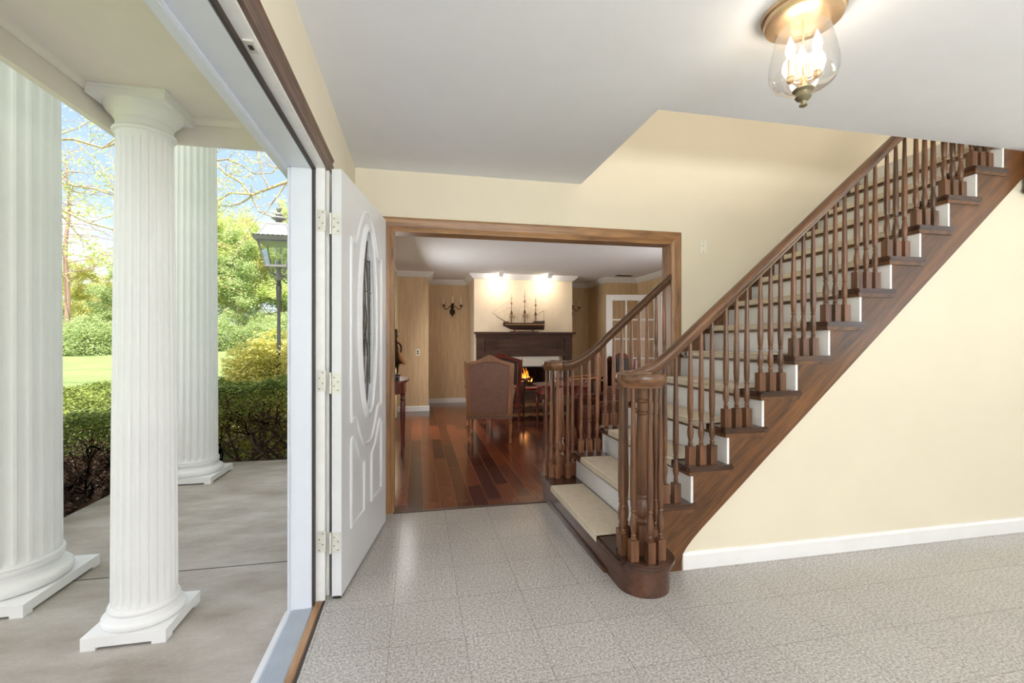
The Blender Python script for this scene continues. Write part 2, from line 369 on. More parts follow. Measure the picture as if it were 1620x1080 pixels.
# back wall with wide cased opening
bm = bmn()
bx(bm, -.43, -.18, 3.35, 3.47, 0, 5.1); bx(bm, -.18, 2.02, 3.35, 3.47, 2.03, 5.1); bx(bm, 2.02, 6.6, 3.35, 3.47, 0, 5.1)
struct('wall_back', bm, 'cream_wall', 'cream wall with wide cased opening behind the stairs', 'wall')
# rear and right walls with window openings (behind the camera)
bm = bmn(); bx(bm, -.6, 0, -3.1, -3, 0, 5.1); bx(bm, 2.6, 6.6, -3.1, -3, 0, 5.1); bx(bm, 0, 2.6, -3.1, -3, 0, .4); bx(bm, 0, 2.6, -3.1, -3, 2.3, 5.1)
struct('wall_front', bm, 'cream_wall')
bm = bmn(); bx(bm, 6.5, 6.6, -3, -1.9, 0, 5.1); bx(bm, 6.5, 6.6, 1.1, 3.47, 0, 5.1); bx(bm, 6.5, 6.6, -1.9, 1.1, 0, .4); bx(bm, 6.5, 6.6, -1.9, 1.1, 2.3, 5.1)
struct('wall_right', bm, 'cream_wall')
# wall under the stairs
def zs(x): return .139 + .8925 * (x - 1.411)
curve = [(1.50, .219), (1.44, .160), (1.405, .120), (1.384, .088), (1.376, .05), (1.376, 0)]
poly = [(1.30, 0), (6.5, 0), (6.5, H), (3.99, H)] + [(1.5, .235), (1.30, .08)]
struct('wall_stair', prism(bmn(), poly, 2.206, 2.30), 'cream_wall', 'cream wall filling the triangle under the staircase', 'wall')
bm = bmn(); prof = [(0, 0), (-.014, 0), (-.014, .075), (-.008, .088), (0, .09)]
sweep(bm, [(1.385, 2.206), (6.5, 2.206)], prof)
struct('baseboard_right', bm, 'white_trim', 'white baseboard along the wall under the stairs', 'baseboard')
# living room walls
bm = bmn(); bx(bm, -.44, .187, 8.15, 9.3, 0, H)
struct('wall_pier_left', bm, 'grasscloth', 'tan papered pier left of the alcove in the living room', 'wall')
struct('wall_alcove', bx(bmn(), .187, 3.56, 9.15, 9.3, 0, H), 'grasscloth', 'tan papered alcove wall behind the sconces', 'wall')
struct('wall_pier_right', bx(bmn(), 3.56, 4.3, 8.17, 9.3, 0, H), 'grasscloth', 'tan papered pier right of the fireplace', 'wall')
bm = bmn(); bx(bm, 4.18, 4.30, 3.47, 6.4, 0, H); bx(bm, 4.18, 4.30, 7.3, 8.17, 0, H); bx(bm, 4.18, 4.30, 6.4, 7.3, 2.05, H)
struct('wall_right_living', bm, 'grasscloth')
bm = bmn(); bx(bm, .994, 1.44, 8.17, 9.15, 0, H); bx(bm, 2.40, 2.85, 8.17, 9.15, 0, H); bx(bm, 1.44, 2.40, 8.17, 9.15, .77, H); bx(bm, 1.44, 2.40, 8.17, 9.15, 0, .38)
struct('wall_chimney', bm, plain('breast_paint', srgb(230, 212, 186), .8, var=.04, vs=6), 'warm pale chimney breast wall above the mantel', 'wall')
bm = bmn(); bx(bm, 4.3, 7.2, 9.5, 9.6, 0, H); bx(bm, 7.1, 7.2, 5, 9.6, 0, H); bx(bm, 4.3, 7.2, 4.9, 5, 0, H); bx(bm, 4.3, 4.4, 9.3, 9.5, 0, H)
struct('wall_study', bm, 'cream_wall')
LP = [(4.18, 8.17), (3.56, 8.17), (3.56, 9.15), (2.85, 9.15), (2.85, 8.17), (.994, 8.17), (.994, 9.15), (.187, 9.15), (.187, 8.15), (-.44, 8.15), (-.44, 3.47)]
crown = [(0, H), (0, H - .09), (.02, H - .085), (.075, H - .03), (.09, H - .01), (.09, H)]
struct('trim_1', sweep(bmn(), [(4.18, 3.47)] + LP, crown), 'white_trim', 'white crown moulding around the living room ceiling', 'moulding')
base = [(0, 0), (.014, 0), (.014, .075), (.007, .09), (0, .09)]
struct('baseboard_left', sweep(bmn(), LP[6:], base), 'white_trim', 'white baseboard around the alcove and left pier', 'baseboard')
struct('baseboard_back', sweep(bmn(), LP[:4], base), 'white_trim', 'white baseboard of the right alcove', 'baseboard')
struct('baseboard_left', bx(bmn(), -.43, -.418, 2.40, 3.34, 0, .09), 'white_trim')
# cased opening trim
t = thing('trim_2', 'stained oak casing around the wide opening to the living room', 'door casing', (-.18, 3.35, 0), kind='structure')
cp = [(0, 0), (.085, 0), (.085, -.012), (.07, -.024), (.02, -.018), (.006, -.012), (0, -.01)]
def casing(x0, x1, z1, y):    # profile swept round the opening
    bm = bmn(); path = [(x0, 0), (x0, z1), (x1, z1), (x1, 0)]; nn = [(-1, 0), (-1, 1), (1, 1), (1, 0)]; parts = []
    rings = [[bm.verts.new((p_[0] + q[0] * d, y + h, p_[1] + q[1] * d)) for d, h in cp] for p_, q in zip(path, nn)]
    return bm, rings
for nm, ids, mt in (('casing_leg', (0, 1), 'casing_wood_upright'), ('casing_head', (1, 2), 'casing_wood'), ('casing_leg', (2, 3), 'casing_wood_upright')):
    bm, rings = casing(-.18, 2.01, 2.02, 3.35)
    a, b = rings[ids[0]], rings[ids[1]]; k = len(a)
    for i in range(k): bm.faces.new((a[i], a[(i + 1) % k], b[(i + 1) % k], b[i]))
    bm.faces.new(a); bm.faces.new(b)
    bmesh.ops.delete(bm, geom=[v for v in bm.verts if not v.link_faces], context='VERTS')
    obj(nm, bm, mt, t)
bm = bmn(); bx(bm, -.18, -.165, 3.345, 3.48, 0, 2.005); bx(bm, 2.005, 2.02, 3.345, 3.48, 0, 2.005); obj('jamb', bm, 'casing_wood_upright', t)
obj('jamb_head', bx(bmn(), -.18, 2.02, 3.345, 3.48, 2.005, 2.03), 'casing_wood', t)
struct('trim_3', bx(bmn(), -.17, .97, 3.325, 3.352, -.001, .006), plain('threshold_metal', srgb(86, 66, 52), .4, .3), 'thin dark strip between hall tiles and wood floor', 'threshold')

# ------------------------------------------------------------------ front doorway
fr = thing('trim_4', 'white front door frame with weatherstrip and brown inner casing', 'door frame', (-.5, 2.28, 0), kind='structure')
bm = bmn(); bx(bm, -.571, -.478, 2.235, 2.30, -.09, 2.016); bx(bm, -.582, -.478, .43, .50, -.09, 2.016); bx(bm, -.582, -.478, .43, 2.30, 2.016, 2.085)
obj('door_stop', bm, 'post_white', fr, bevel=.003)
bm = bmn(); bx(bm, -.580, -.570, 2.228, 2.30, -.09, 2.016); bx(bm, -.618, -.580, .43, .52, -.09, 2.0); bx(bm, -.618, -.580, .43, 2.50, 2.0, 2.085)
obj('brickmould', bm, 'post_white', fr, bevel=.004)
bm = bmn(); bx(bm, -.478, -.468, 2.243, 2.275, 0, 2.03); bx(bm, -.478, -.468, .455, 2.275, 2.016, 2.034); obj('weatherstrip', bm, 'weatherstrip', fr)
bm = bmn(); bx(bm, -.478, -.428, 2.275, 2.30, 0, 2.04); bx(bm, -.478, -.428, .43, .455, 0, 2.04); bx(bm, -.478, -.428, .43, 2.30, 2.034, 2.085); obj('jamb', bm, 'door_edge_white', fr)
bm = bmn(); prof = [(0, 2.043), (0, 2.138), (.014, 2.138), (.02, 2.125), (.012, 2.11), (.018, 2.09), (.012, 2.06), (.016, 2.045)]
sweep(bm, [(-.43, 2.42), (-.43, .36)], prof); obj('inner_casing_head', bm, 'entry_casing', fr)
bm = bmn(); bx(bm, -.43, -.417, 2.325, 2.41, 0, 2.043); obj('inner_casing_leg', bm, 'white_trim', fr)
bm = bmn(); bx(bm, -.462, -.436, 1.345, 1.40, 2.029, 2.0345); obj('strike_plate', bm, 'hinge_metal', fr)
bm = bmn(); bx(bm, -.455, -.443, 1.362, 1.382, 2.0275, 2.0292); obj('bolt_hole', bm, 'dark_slot', fr)
st = thing('trim_5', 'ribbed aluminium and wood threshold of the front doorway', 'threshold', (-.52, 1.3, -.03), kind='structure')
bm = bmn(); bx(bm, -.568, -.47, .44, 2.245, -.05, -.006)
for i in range(14): bx(bm, -.560 + i * .0063, -.5572 + i * .0063, .44, 2.245, -.006, -.003)
obj('ribbed_plate', bm, 'aluminium', st)
obj('outer_lip', prism(bmn(), [(-.615, -.075), (-.568, -.05), (-.568, -.006), (-.610, -.05)], .44, 2.30), 'white_trim', st)
obj('wood_saddle', bx(bmn(), -.47, -.437, .455, 2.275, -.05, .004), 'sill_wood', st, bevel=.004)
obj('rubber_seal', bx(bmn(), -.4365, -.425, .455, 2.275, -.05, .002), 'weatherstrip', st)
# the open door: local frame s along the door from the hinge, face towards +normal
dl = Vector((.148, .933, 0)).normalized(); ang = atan2(dl.y, dl.x)
dr = thing('door_1', 'open white front door with tall oval leaded glass', 'door', (-.354, 2.277, .012), kind='structure')
dr.rotation_euler = (0, 0, ang)           # local +x along the door; local -y faces the hall
DW, DH, DT = .914, 2.025, .045
oc, orx, orz, oz = .457, .165, .525, 1.325
bm = bmn(); K = 48
outer = []
for i in range(K):
    a = 2 * pi * i / K; ca, sa = cos(a), sin(a)
    f = min((DW / 2) / abs(ca) if abs(ca) > 1e-6 else 1e9, ((DH - oz) if sa > 0 else oz) / abs(sa) if abs(sa) > 1e-6 else 1e9)
    outer.append((oc + ca * f, oz + sa * f))
# add the exact corners by snapping the nearest points
for cx_, cz_ in ((0, 0), (DW, 0), (DW, DH), (0, DH)):
    j = min(range(K), key=lambda i: (outer[i][0] - cx_) ** 2 + (outer[i][1] - cz_) ** 2); outer[j] = (cx_, cz_)
inner = [(oc + orx * cos(2 * pi * i / K), oz + orz * sin(2 * pi * i / K)) for i in range(K)]
def ringv(pts, y): return [bm.verts.new((x, y, z)) for x, z in pts]
# local y: front face at 0, back face at +DT
of, ob, inf, inb = ringv(outer, 0), ringv(outer, DT), ringv(inner, 0), ringv(inner, DT)
for i in range(K):
    j = (i + 1) % K
    bm.faces.new((of[i], of[j], inf[j], inf[i])); bm.faces.new((ob[i], inb[i], inb[j], ob[j]))
    bm.faces.new((of[i], ob[i], ob[j], of[j])); bm.faces.new((inf[i], inf[j], inb[j], inb[i]))
obj('door_leaf', bm, 'white_door', dr, local=True)
bm = bmn(); K2 = 64
for side in (-1, 1):
    y0 = 0 if side < 0 else DT
    rings = []
    for rr, yy in ((0, 0), (0, .012), (.014, .018), (.03, .012), (.042, .004), (.046, 0)):
        rings.append([bm.verts.new((oc + (orx - .012 + rr) * cos(2 * pi * i / K2), y0 + side * yy, oz + (orz - .012 + rr) * sin(2 * pi * i / K2))) for i in range(K2)])
    for a, b in zip(rings, rings[1:]):
        for i in range(K2): bm.faces.new((a[i], a[(i + 1) % K2], b[(i + 1) % K2], b[i]))
obj('oval_frame', bm, 'white_door', dr, smooth=True, local=True)
bm = bmn(); pr_ = [(oc + (orx) * cos(2 * pi * i / K2), oz + (orz) * sin(2 * pi * i / K2)) for i in range(K2)]
prism(bm, pr_, .018, .024); gl = obj('oval_glass', bm, 'leaded_glass', dr, local=True)
bm = bmn(); ins = lambda s_, z_: ((s_ - oc) / orx) ** 2 + ((z_ - oz) / orz) ** 2 < .985
def came(f, a, b, k=40):
    seg_ = []
    for i in range(k + 1):
        t_ = a + (b - a) * i / k; q = f(t_)
        if ins(*q): seg_.append((q[0], .016, q[1]))
        elif len(seg_) > 1: tube(bm, seg_, .0022, 4); seg_ = []
        else: seg_ = []
    if len(seg_) > 1: tube(bm, seg_, .0022, 4)
for z_ in (.98, 1.12, 1.5, 1.68): came(lambda t_: (t_, z_), .25, .7)
came(lambda t_: (oc + .085 * cos(t_), oz + .36 * sin(t_)), 0, 2 * pi, 60)
came(lambda t_: (oc + .05 * cos(t_), oz + .10 * sin(t_)), 0, 2 * pi, 40)
for s_ in (-1, 1):
    came(lambda t_: (oc + s_ * (.03 + .05 * sin((t_ - .8) * 7)), t_), .8, 1.85, 60)
    came(lambda t_: (oc + s_ * .115, t_), .8, 1.85)
obj('lead_came', bm, 'screw_metal', gl, local=True)
def smooth_pts(pts, k=6):
    out = []
    P_ = [pts[0]] + pts + [pts[-1]]
    for i in range(1, len(P_) - 2):
        p0, p1, p2, p3 = [Vector(q) for q in P_[i - 1:i + 3]]
        for j in range(k):
            t_ = j / k; out.append(.5 * ((2 * p1) + (-p0 + p2) * t_ + (2 * p0 - 5 * p1 + 4 * p2 - p3) * t_ ** 2 + (-p0 + 3 * p1 - 3 * p2 + p3) * t_ ** 3))
    out.append(Vector(pts[-1])); return out
def mould(paths, name='panel_moulding'):
    bm = bmn()
    for path in paths:
        for flip in (0, 1):
            q = [((DW - s_) if flip else s_, 0, z_) for s_, z_ in path]
            tube(bm, smooth_pts(q), [.0085] * 999 if False else .0085, 8)
            tube(bm, smooth_pts([(a + (.02 if not flip else -.02), 0, c_) for a, b, c_ in q]), .004, 6)
    o = obj(name, bm, 'white_door', dr, smooth=True, local=True); return o
mould([[(.140, .86), (.140, 1.1), (.140, 1.45), (.140, 1.66), (.146, 1.735), (.185, 1.715), (.235, 1.735), (.29, 1.82), (.36, 1.905), (.42, 1.935), (.457, 1.94)],
       [(.140, .86), (.150, .80), (.185, .815), (.235, .80), (.30, .71), (.37, .645), (.457, .625)]], 'upper_moulding')
mould([[(.140, .27), (.140, .45), (.140, .66), (.155, .715), (.20, .70), (.25, .64), (.30, .585), (.365, .55), (.375, .50), (.375, .27)], [(.140, .27), (.25, .27), (.375, .27)]], 'lower_moulding')
obj('door_sweep', bx(bmn(), .0, .9, .004, DT - .004, -.008, .004), 'black_metal', dr, local=True)
bm = bmn(); bx(bm, DW - .001, DW + .0015, .010, .035, .9, 1.15); obj('latch_plate', bm, 'brass', dr, local=True)
Rinv = Matrix.Rotation(-ang, 4, 'Z')
for z_ in (1.777, 1.024, .268):
    h_ = thing('hinge', None, None, (0, 0, 0)); h_.parent = dr
    bm = bmn(); bx(bm, -.0025, .0005, .004, .042, z_ - .062, z_ + .038); obj('door_leaf_plate', bm, 'hinge_metal', h_, local=True)
    bm = bmn(); bx(bm, -.0030, 0, .004, .012, z_ - .062, z_ + .038); tube(bm, [(-.006, .050, z_ - .062), (-.006, .050, z_ + .038)], .0055, 10); obj('knuckle', bm, 'hinge_metal', h_, local=True, smooth=True)
    bm = bmn(); bx(bm, -.462, -.423, 2.2715, 2.2752, z_ - .05, z_ + .05)
    xf(bm, Rinv @ Matrix.Translation((.354, -2.277, 0))); obj('jamb_leaf_plate', bm, 'hinge_metal', h_, local=True)
    for dy, dz in ((.012, -.035), (.030, -.015), (.012, .005), (.030, .025)):
        obj('screw', tube(bmn(), [(-.0035, dy + .004, z_ - .012 + dz), (-.002, dy + .004, z_ - .012 + dz)], .0035, 8), 'screw_metal', h_, local=True)
    for dx, dz in ((-.452, -.038), (-.437, -.013), (-.452, .012), (-.437, .038)):
        obj('screw', xf(tube(bmn(), [(dx, 2.270, z_ + dz), (dx, 2.272, z_ + dz)], .0035, 8), Rinv @ Matrix.Translation((.354, -2.277, 0))), 'screw_metal', h_, local=True)

# ------------------------------------------------------------------ staircase
RX = lambda k: 1.211 + .2188 * (k - 2)
TZ = lambda k: .163 + .1953 * (k - 1)
sc = thing('staircase', 'oak staircase with white risers and turned balusters rising to the right', 'staircase', (1.2, 2.2, 0))
TT = .03
# sawtooth near stringer
def saw(y0, y1, kmax, mat, endx=None, bottom=True):
    top = []
    for k in range(2, kmax + 1):
        top += [(RX(k) + .003, TZ(k - 1) - TT), (RX(k) + .003, TZ(k) - TT)]
    xe = RX(kmax + 1) if endx is None else endx
    top.append((xe, TZ(kmax) - TT))
    return top
NT = 13
top = saw(0, 0, NT, None)
poly = [(1.211, 0)] + [(RX(2), TZ(2) - TT)] + top[2:] + [(RX(14), 2.70), (RX(14) + .28, 2.70), (RX(14) + .28, zs(RX(14) + .28))] + curve
bm = prism(bmn(), poly, 2.19, 2.207)
obj('stringer', bm, 'stringer_wood', sc)
# far stringer, facing the living room, runs to the jamb
ftop = [(RX(2), TZ(2) - TT)]
for k in range(3, 6): ftop += [(RX(k), TZ(k - 1) - TT), (RX(k), TZ(k) - TT)]
poly = [(1.211, 0)] + ftop + [(2.0, TZ(5) - TT), (2.0, 0)]
obj('stringer', prism(bmn(), poly, 3.375, 3.392), 'stringer_wood', sc)
# wall skirt along the back wall above x=2.02
pts = []
for k in range(5, 14): pts += [(RX(k) + .0, TZ(k - 1))]
poly = [(2.105, TZ(5) - .02), (RX(14), TZ(13) - .02), (RX(14) + .2, TZ(13) + .2), (RX(14), TZ(13) + .22), (2.105, TZ(5) + .27)]
obj('wall_skirt', prism(bmn(), poly, 3.328, 3.349), 'stringer_wood', sc)
# carriage under the steps, closing the soffit
poly = [(1.25, 0.02), (2.6, 0.02), (2.6, zs(2.6) + .03), (RX(14), zs(RX(14)) + .03), (RX(14), TZ(13) - .05)] + [(RX(k) + .02, TZ(k - 1) - .06) for k in range(13, 2, -1)]
for k in range(2, NT + 1):
    yf = 3.41 if k <= 4 else 3.345
    # tread with returned, rounded nosing
    bm = bmn(); x0, x1 = RX(k) - .03, RX(k + 1) + .016
    poly = [(x0, 2.168), (RX(k + 1) + .030, 2.168), (RX(k + 1) + .030, 2.190), (x1, 2.190), (x1, yf), (x0, yf)]
    prism(bm, poly, TZ(k) - TT, TZ(k), 'z')
    tr = obj('tread', bm, 'tread_wood', sc, bevel=.007)
    bm = bmn()      # scotia under the nosing and the return
    prism(bm, [(RX(k) - .018, 2.176), (RX(k + 1) + .018, 2.176), (RX(k + 1) + .018, 2.190), (RX(k), 2.190), (RX(k), yf - .03), (RX(k) - .018, yf - .03)], TZ(k) - TT - .020, TZ(k) - TT, 'z')
    obj('cove_moulding', bm, 'stringer_wood', tr)
for k in range(2, NT + 2):
    yf = 3.376 if k <= 5 else 3.345
    z1 = TZ(k) - TT if k <= NT else 2.70
    obj('riser', bx(bmn(), RX(k) - .001, RX(k) + .013, 2.188, yf, TZ(k - 1), z1), 'white_trim', sc)
# curtail (starting) step
def capsule(r, x1):
    a = arc(1.105, 2.105, r, 180, 360, 18)
    b = arc(1.105, 3.48, r, 0, 180, 18)
    return a + [(1.105 + r, 2.188), (x1, 2.188), (x1, 3.395), (1.105 + r, 3.395)] + b
bm = prism(bmn(), capsule(.130, 1.212), 0.001, TZ(1) - .03, 'z'); obj('curtail_riser', bm, 'curtail_wood', sc, smooth=True)
bm = prism(bmn(), capsule(.153, 1.212), TZ(1) - .032, TZ(1), 'z'); obj('curtail_tread', bm, 'tread_wood', sc, bevel=.009, smooth=True)
bm = prism(bmn(), capsule(.139, 1.212), TZ(1) - .050, TZ(1) - .032, 'z'); obj('cove_moulding', bm, 'curtail_wood', sc, smooth=True)
bm = prism(bmn(), [(.957, 2.25), (.975, 2.25), (.975, 3.34), (.957, 3.34)], .001, .022, 'z'); obj('shoe_moulding', bm, 'curtail_wood', sc, bevel=.004)
# balusters
def baluster(x, y, z0, z1, mat='stair_wood', h=.0):
    bm = bmn(); s_ = .0195
    zt = z0 + .088 + h
    bx(bm, x - s_, x + s_, y - s_, y + s_, z0, zt)
    # chamfered shoulders
    v = [f for f in bm.faces if all(abs(q.co.z - zt) < 1e-6 for q in f.verts)]
    r_ = bmesh.ops.inset_region(bm, faces=v, thickness=.007)
    for q in v[0].verts: q.co.z += .012
    zb = zt + .012; Lh = z1 - zb
    prof = [(.010, 0), (.0135, .004), (.0135, .010), (.0095, .014), (.0125, .019), (.0125, .024), (.009, .03), (.0135, .048), (.0165, .07), (.0155, .09), (.012, .115), (.0098, .133), (.0135, .138), (.0135, .144), (.0100, .149), (.0125, .155), (.0152, .20), (.0155, .26), (.0090, Lh)]
    lathe(bm, prof, x, y, 12, zb - .002)
    return obj('baluster', bm, mat, sc, smooth=True, auto=40)
rb_near = lambda x: 1.2427 + .863 * (x - 1.477)
rt_far = lambda x: 1.275 + .888 * (x - 1.443)
def bez(p0, p1, p2, k=10): return [tuple((1 - t_) ** 2 * a + 2 * t_ * (1 - t_) * b + t_ ** 2 * c_ for a, b, c_ in zip(p0, p1, p2)) for t_ in [i / k for i in range(k + 1)]]
nearpath = bez((1.08, 2.2215, .995), (1.19, 2.2215, .995), (1.34, 2.2215, rb_near(1.34)), 12) + [(x, 2.2215, rb_near(x)) for x in (1.6, 2.0, 2.5, 3.0, 3.5, 3.95)]
farpath = bez((1.10, 3.3635, .993), (1.25, 3.3635, .993), (1.45, 3.3635, rt_far(1.45) - .08), 14) + [(x, 3.3635, rt_far(x) - .08) for x in (1.6, 1.8, 2.005)]
def interp(path, x):
    for a, b in zip(path, path[1:]):
        if a[0] <= x <= b[0]: return a[2] + (b[2] - a[2]) * (x - a[0]) / (b[0] - a[0])
    return path[0][2]
RP = [(-.019, 0), (.019, 0), (.021, .014), (.030, .026), (.033, .040), (.033, .052), (.028, .062), (.015, .072), (0, .075), (-.015, .072), (-.028, .062), (-.033, .052), (-.033, .040), (-.030, .026), (-.021, .014)]
hr = obj('handrail', rail_sweep(bmn(), nearpath, RP), 'rail_wood', sc, smooth=True)
obj('handrail', rail_sweep(bmn(), farpath, RP), 'rail_wood', sc, smooth=True)
def volute(cy, sgn):
    bm = bmn()
    prof = [(.104, 0), (.110, .002), (.112, .014), (.122, .026), (.1265, .038), (.1265, .054), (.120, .066), (.104, .072), (.080, .070), (.075, .064), (.070, .062)]
    lathe(bm, prof, 1.093, cy, 40, .993)
    pts = []
    for i in range(40):    # the rail curling inwards on top
        a = R(90 * sgn) - sgn * (-1) * 2 * pi * i / 40 * 1.1; rr = .088 - .055 * i / 39
        pts.append((1.093 + rr * cos(a), cy + rr * sin(a), 1.052))
    tube(bm, pts, [.020 - .006 * i / 39 for i in range(40)], 8)
    obj('volute', bm, 'volute_wood', sc, smooth=True)
volute(2.105, 1); volute(3.48, -1)
def newel(cy, mat):
    bm = bmn(); x, z0 = 1.105, TZ(1); s_ = .040
    bx(bm, x - s_, x + s_, cy - s_, cy + s_, z0, z0 + .135)
    f = [f for f in bm.faces if all(abs(q.co.z - z0 - .135) < 1e-6 for q in f.verts)]
    bmesh.ops.inset_region(bm, faces=f, thickness=.012)
    for q in f[0].verts: q.co.z += .014
    prof = [(.022, .145), (.034, .152), (.036, .162), (.030, .168), (.026, .174), (.036, .186), (.041, .205), (.042, .225), (.036, .248), (.027, .266), (.025, .272), (.036, .278), (.038, .286), (.034, .294), (.038, .302), (.041, .33), (.042, .38), (.036, .50), (.029, .62), (.025, .69),
            (.033, .697), (.034, .705), (.027, .712), (.026, .75), (.033, .757), (.034, .765), (.027, .772), (.025, .80), (.028, .832)]
    lathe(bm, prof, x, cy, 24, z0); obj('newel_post', bm, mat, sc, smooth=True, auto=30)
newel(2.105, 'stair_wood'); newel(3.48, 'stair_wood_far')
ring = [(1.02, 2.17), (1.06, 2.20), (1.14, 2.21), (1.20, 2.15), (1.155, 2.022), (1.09, 2.000), (1.02, 2.035), (1.0, 2.105)]
for x, y in ring:
    baluster(x, y, TZ(1), .996); baluster(x, 5.585 - y, TZ(1), .996, 'stair_wood_far')
for k in range(2, NT + 1):
    for j, dx in enumerate((.018, .084, .150)):
        if k == 2 and j == 0: continue
        x = RX(k) + dx; baluster(x, 2.2215, TZ(k), interp(nearpath, x) + .004)
for k in range(2, 6):
    for dx in (.034, .102, .170) if k == 2 else (.018, .088, .156):
        x = RX(k) + dx
        if x < 1.98: baluster(x, 3.3635, TZ(k), interp(farpath, x) + .004, 'stair_wood_far')
# hanging newel of the landing
bm = bmn(); bx(bm, 3.80, 3.90, 2.105, 2.188, 2.19, 2.439); prism(bm, [(3.785, 2.185), (3.80, 2.165), (3.90, 2.165), (3.915, 2.185), (3.90, 2.20), (3.80, 2.20)], 2.098, 2.189)
tag(obj('landing_newel', bm, 'stair_wood', bevel=.004), 'oak newel drop hanging below the ceiling at top right', 'newel post')
# carpet mats on the treads
ordn = ['bottom', 'second', 'third', 'fourth', 'fifth', 'sixth', 'seventh', 'eighth', 'ninth', 'tenth', 'eleventh', 'twelfth', 'thirteenth']
for k in range(1, NT + 1):
    x0 = RX(k) - .03 if k > 1 else .952; x1 = RX(k + 1) - .012; z = TZ(k)
    ya, yb = (2.325, 3.19)
    prof = [(x1, z + .0005), (x1, z + .008)] + [(x0 + .006, z + .009)] + [(x0 - .0085 * sin(R(a)) + .004, z - .004 + .0125 * cos(R(a))) for a in (30, 60, 90)] + [(x0 - .008, z - .024), (x0 - .004, z - .032), (x0 - .0015, z - .032), (x0 - .0015, z + .0005)]
    bm = prism(bmn(), prof, ya, yb)
    o = obj('stair_mat', bm, 'beige_carpet', bevel=.003)
    tag(o, 'beige carpet mat wrapped over the %s stair tread%s' % (ordn[k - 1], ' just above the floor' if k == 1 else ' from the floor'), 'stair mat', 'carpet mats on the stair treads')

# ------------------------------------------------------------------ hall ceiling light
cx_, cy_ = 1.396, 1.43
lt = thing('ceiling_light', 'antique brass ceiling light with clear glass bell and candle bulbs', 'ceiling light', (cx_, cy_, 2.105))
bm = lathe(bmn(), [(.135, H), (.139, H - .006), (.137, H - .014), (.128, H - .018), (.126, H - .028), (.130, H - .032), (.126, H - .040), (.110, H - .046), (.04, H - .034), (.001, H - .030)], cx_, cy_, 48); obj('canopy', bm, 'antique_brass', lt, smooth=True)
bm = lathe(bmn(), [(.088, 2.398), (.087, 2.385), (.092, 2.34), (.104, 2.29), (.1125, 2.24), (.112, 2.205), (.100, 2.175), (.075, 2.158), (.04, 2.150), (.022, 2.148)], cx_, cy_, 48, cap=False); obj('glass_bell', bm, 'bell_glass', lt, smooth=True)
bm = tube(bmn(), [(cx_, cy_, H - .035), (cx_, cy_, 2.14)], .0035, 10); obj('stem', bm, 'antique_brass', lt, smooth=True)
bm = lathe(bmn(), [(.012, 2.197), (.014, 2.19), (.012, 2.17), (.010, 2.15)], cx_, cy_, 20); obj('hub', bm, 'antique_brass', lt, smooth=True)
bm = lathe(bmn(), [(.034, 2.152), (.036, 2.148), (.032, 2.144), (.025, 2.14), (.025, 2.125), (.028, 2.122), (.022, 2.114), (.010, 2.108), (.006, 2.100), (.013, 2.095), (.014, 2.091), (.008, 2.087), (.001, 2.086)], cx_, cy_, 24)
obj('finial', bm, plain('pewter', srgb(150, 142, 116), .3, .8), lt, smooth=True)
for a in (-70, 50, 170):
    dx, dy = cos(R(a)), sin(R(a)); px, py = cx_ + dx * .048, cy_ + dy * .048
    arm = obj('arm', tube(bmn(), [(cx_ + dx * .008, cy_ + dy * .008, 2.178), (cx_ + dx * .03, cy_ + dy * .03, 2.174), (px, py, 2.182)], .0045, 8), 'antique_brass', lt, smooth=True)
    bm = lathe(bmn(), [(.006, 2.172), (.012, 2.178), (.013, 2.188), (.009, 2.192), (.012, 2.196)], px, py, 14); obj('cup', bm, 'antique_brass', arm, smooth=True)
    bm = lathe(bmn(), [(.0085, 2.19), (.0085, 2.262)], px, py, 14); obj('candle_sleeve', bm, 'candle_white', arm, smooth=True)
    bm = lathe(bmn(), [(.006, 2.262), (.013, 2.275), (.0165, 2.292), (.013, 2.312), (.006, 2.332), (.0015, 2.345)], px, py, 14); obj('bulb', bm, 'bulb_glow', arm, smooth=True)
light('ceiling_lamp_glow', 'POINT', (cx_, cy_, 2.30), 2.2, (1, .86, .68), .05)

# switch, outlet, vent
def plate(name, x, y, z, label, cat, outlet=False):
    t_ = thing(name, label, cat, (x, y, z))
    obj('plate', bx(bmn(), x - .036, x + .036, y - .006, y, z - .058, z + .058), 'plastic_cream', t_, bevel=.002)
    if outlet:
        for d in (-.02, .02): obj('socket', lathe(bmn(), [(.016, 0), (.016, .008)], 0, 0, 12) if False else bx(bmn(), x - .014, x + .014, y - .008, y - .005, z + d - .013, z + d + .013), 'dark_slot', t_)
    else:
        obj('toggle', bx(bmn(), x - .005, x + .005, y - .016, y - .005, z - .002, z + .016), 'white_trim', t_)
        bm = bmn(); bx(bm, x - .003, x + .003, y - .007, y - .005, z - .045, z - .039); obj('screw', bm, 'screw_metal', t_); bm = bmn(); bx(bm, x - .003, x + .003, y - .007, y - .005, z + .039, z + .045); obj('screw', bm, 'screw_metal', t_)
plate('light_switch', 2.30, 3.35, 2.0, 'cream light switch on the wall right of the cased opening', 'light switch')
plate('wall_outlet', 0.0, 8.15, 1.03, 'small outlet plate on the tan pier beside the alcove', 'outlet', True)
t_ = thing('ceiling_vent', 'dark slotted vent in the living room ceiling near the crown moulding', 'vent', (3.72, 7.8, H))
obj('frame', bx(bmn(), 3.55, 3.90, 7.72, 7.88, H - .006, H), 'white_trim', t_)
bm = bmn()
for i in range(6): bx(bm, 3.57, 3.88, 7.735 + i * .023, 7.75 + i * .023, H - .012, H - .004)
obj('louvre', bm, 'dark_slot', t_)

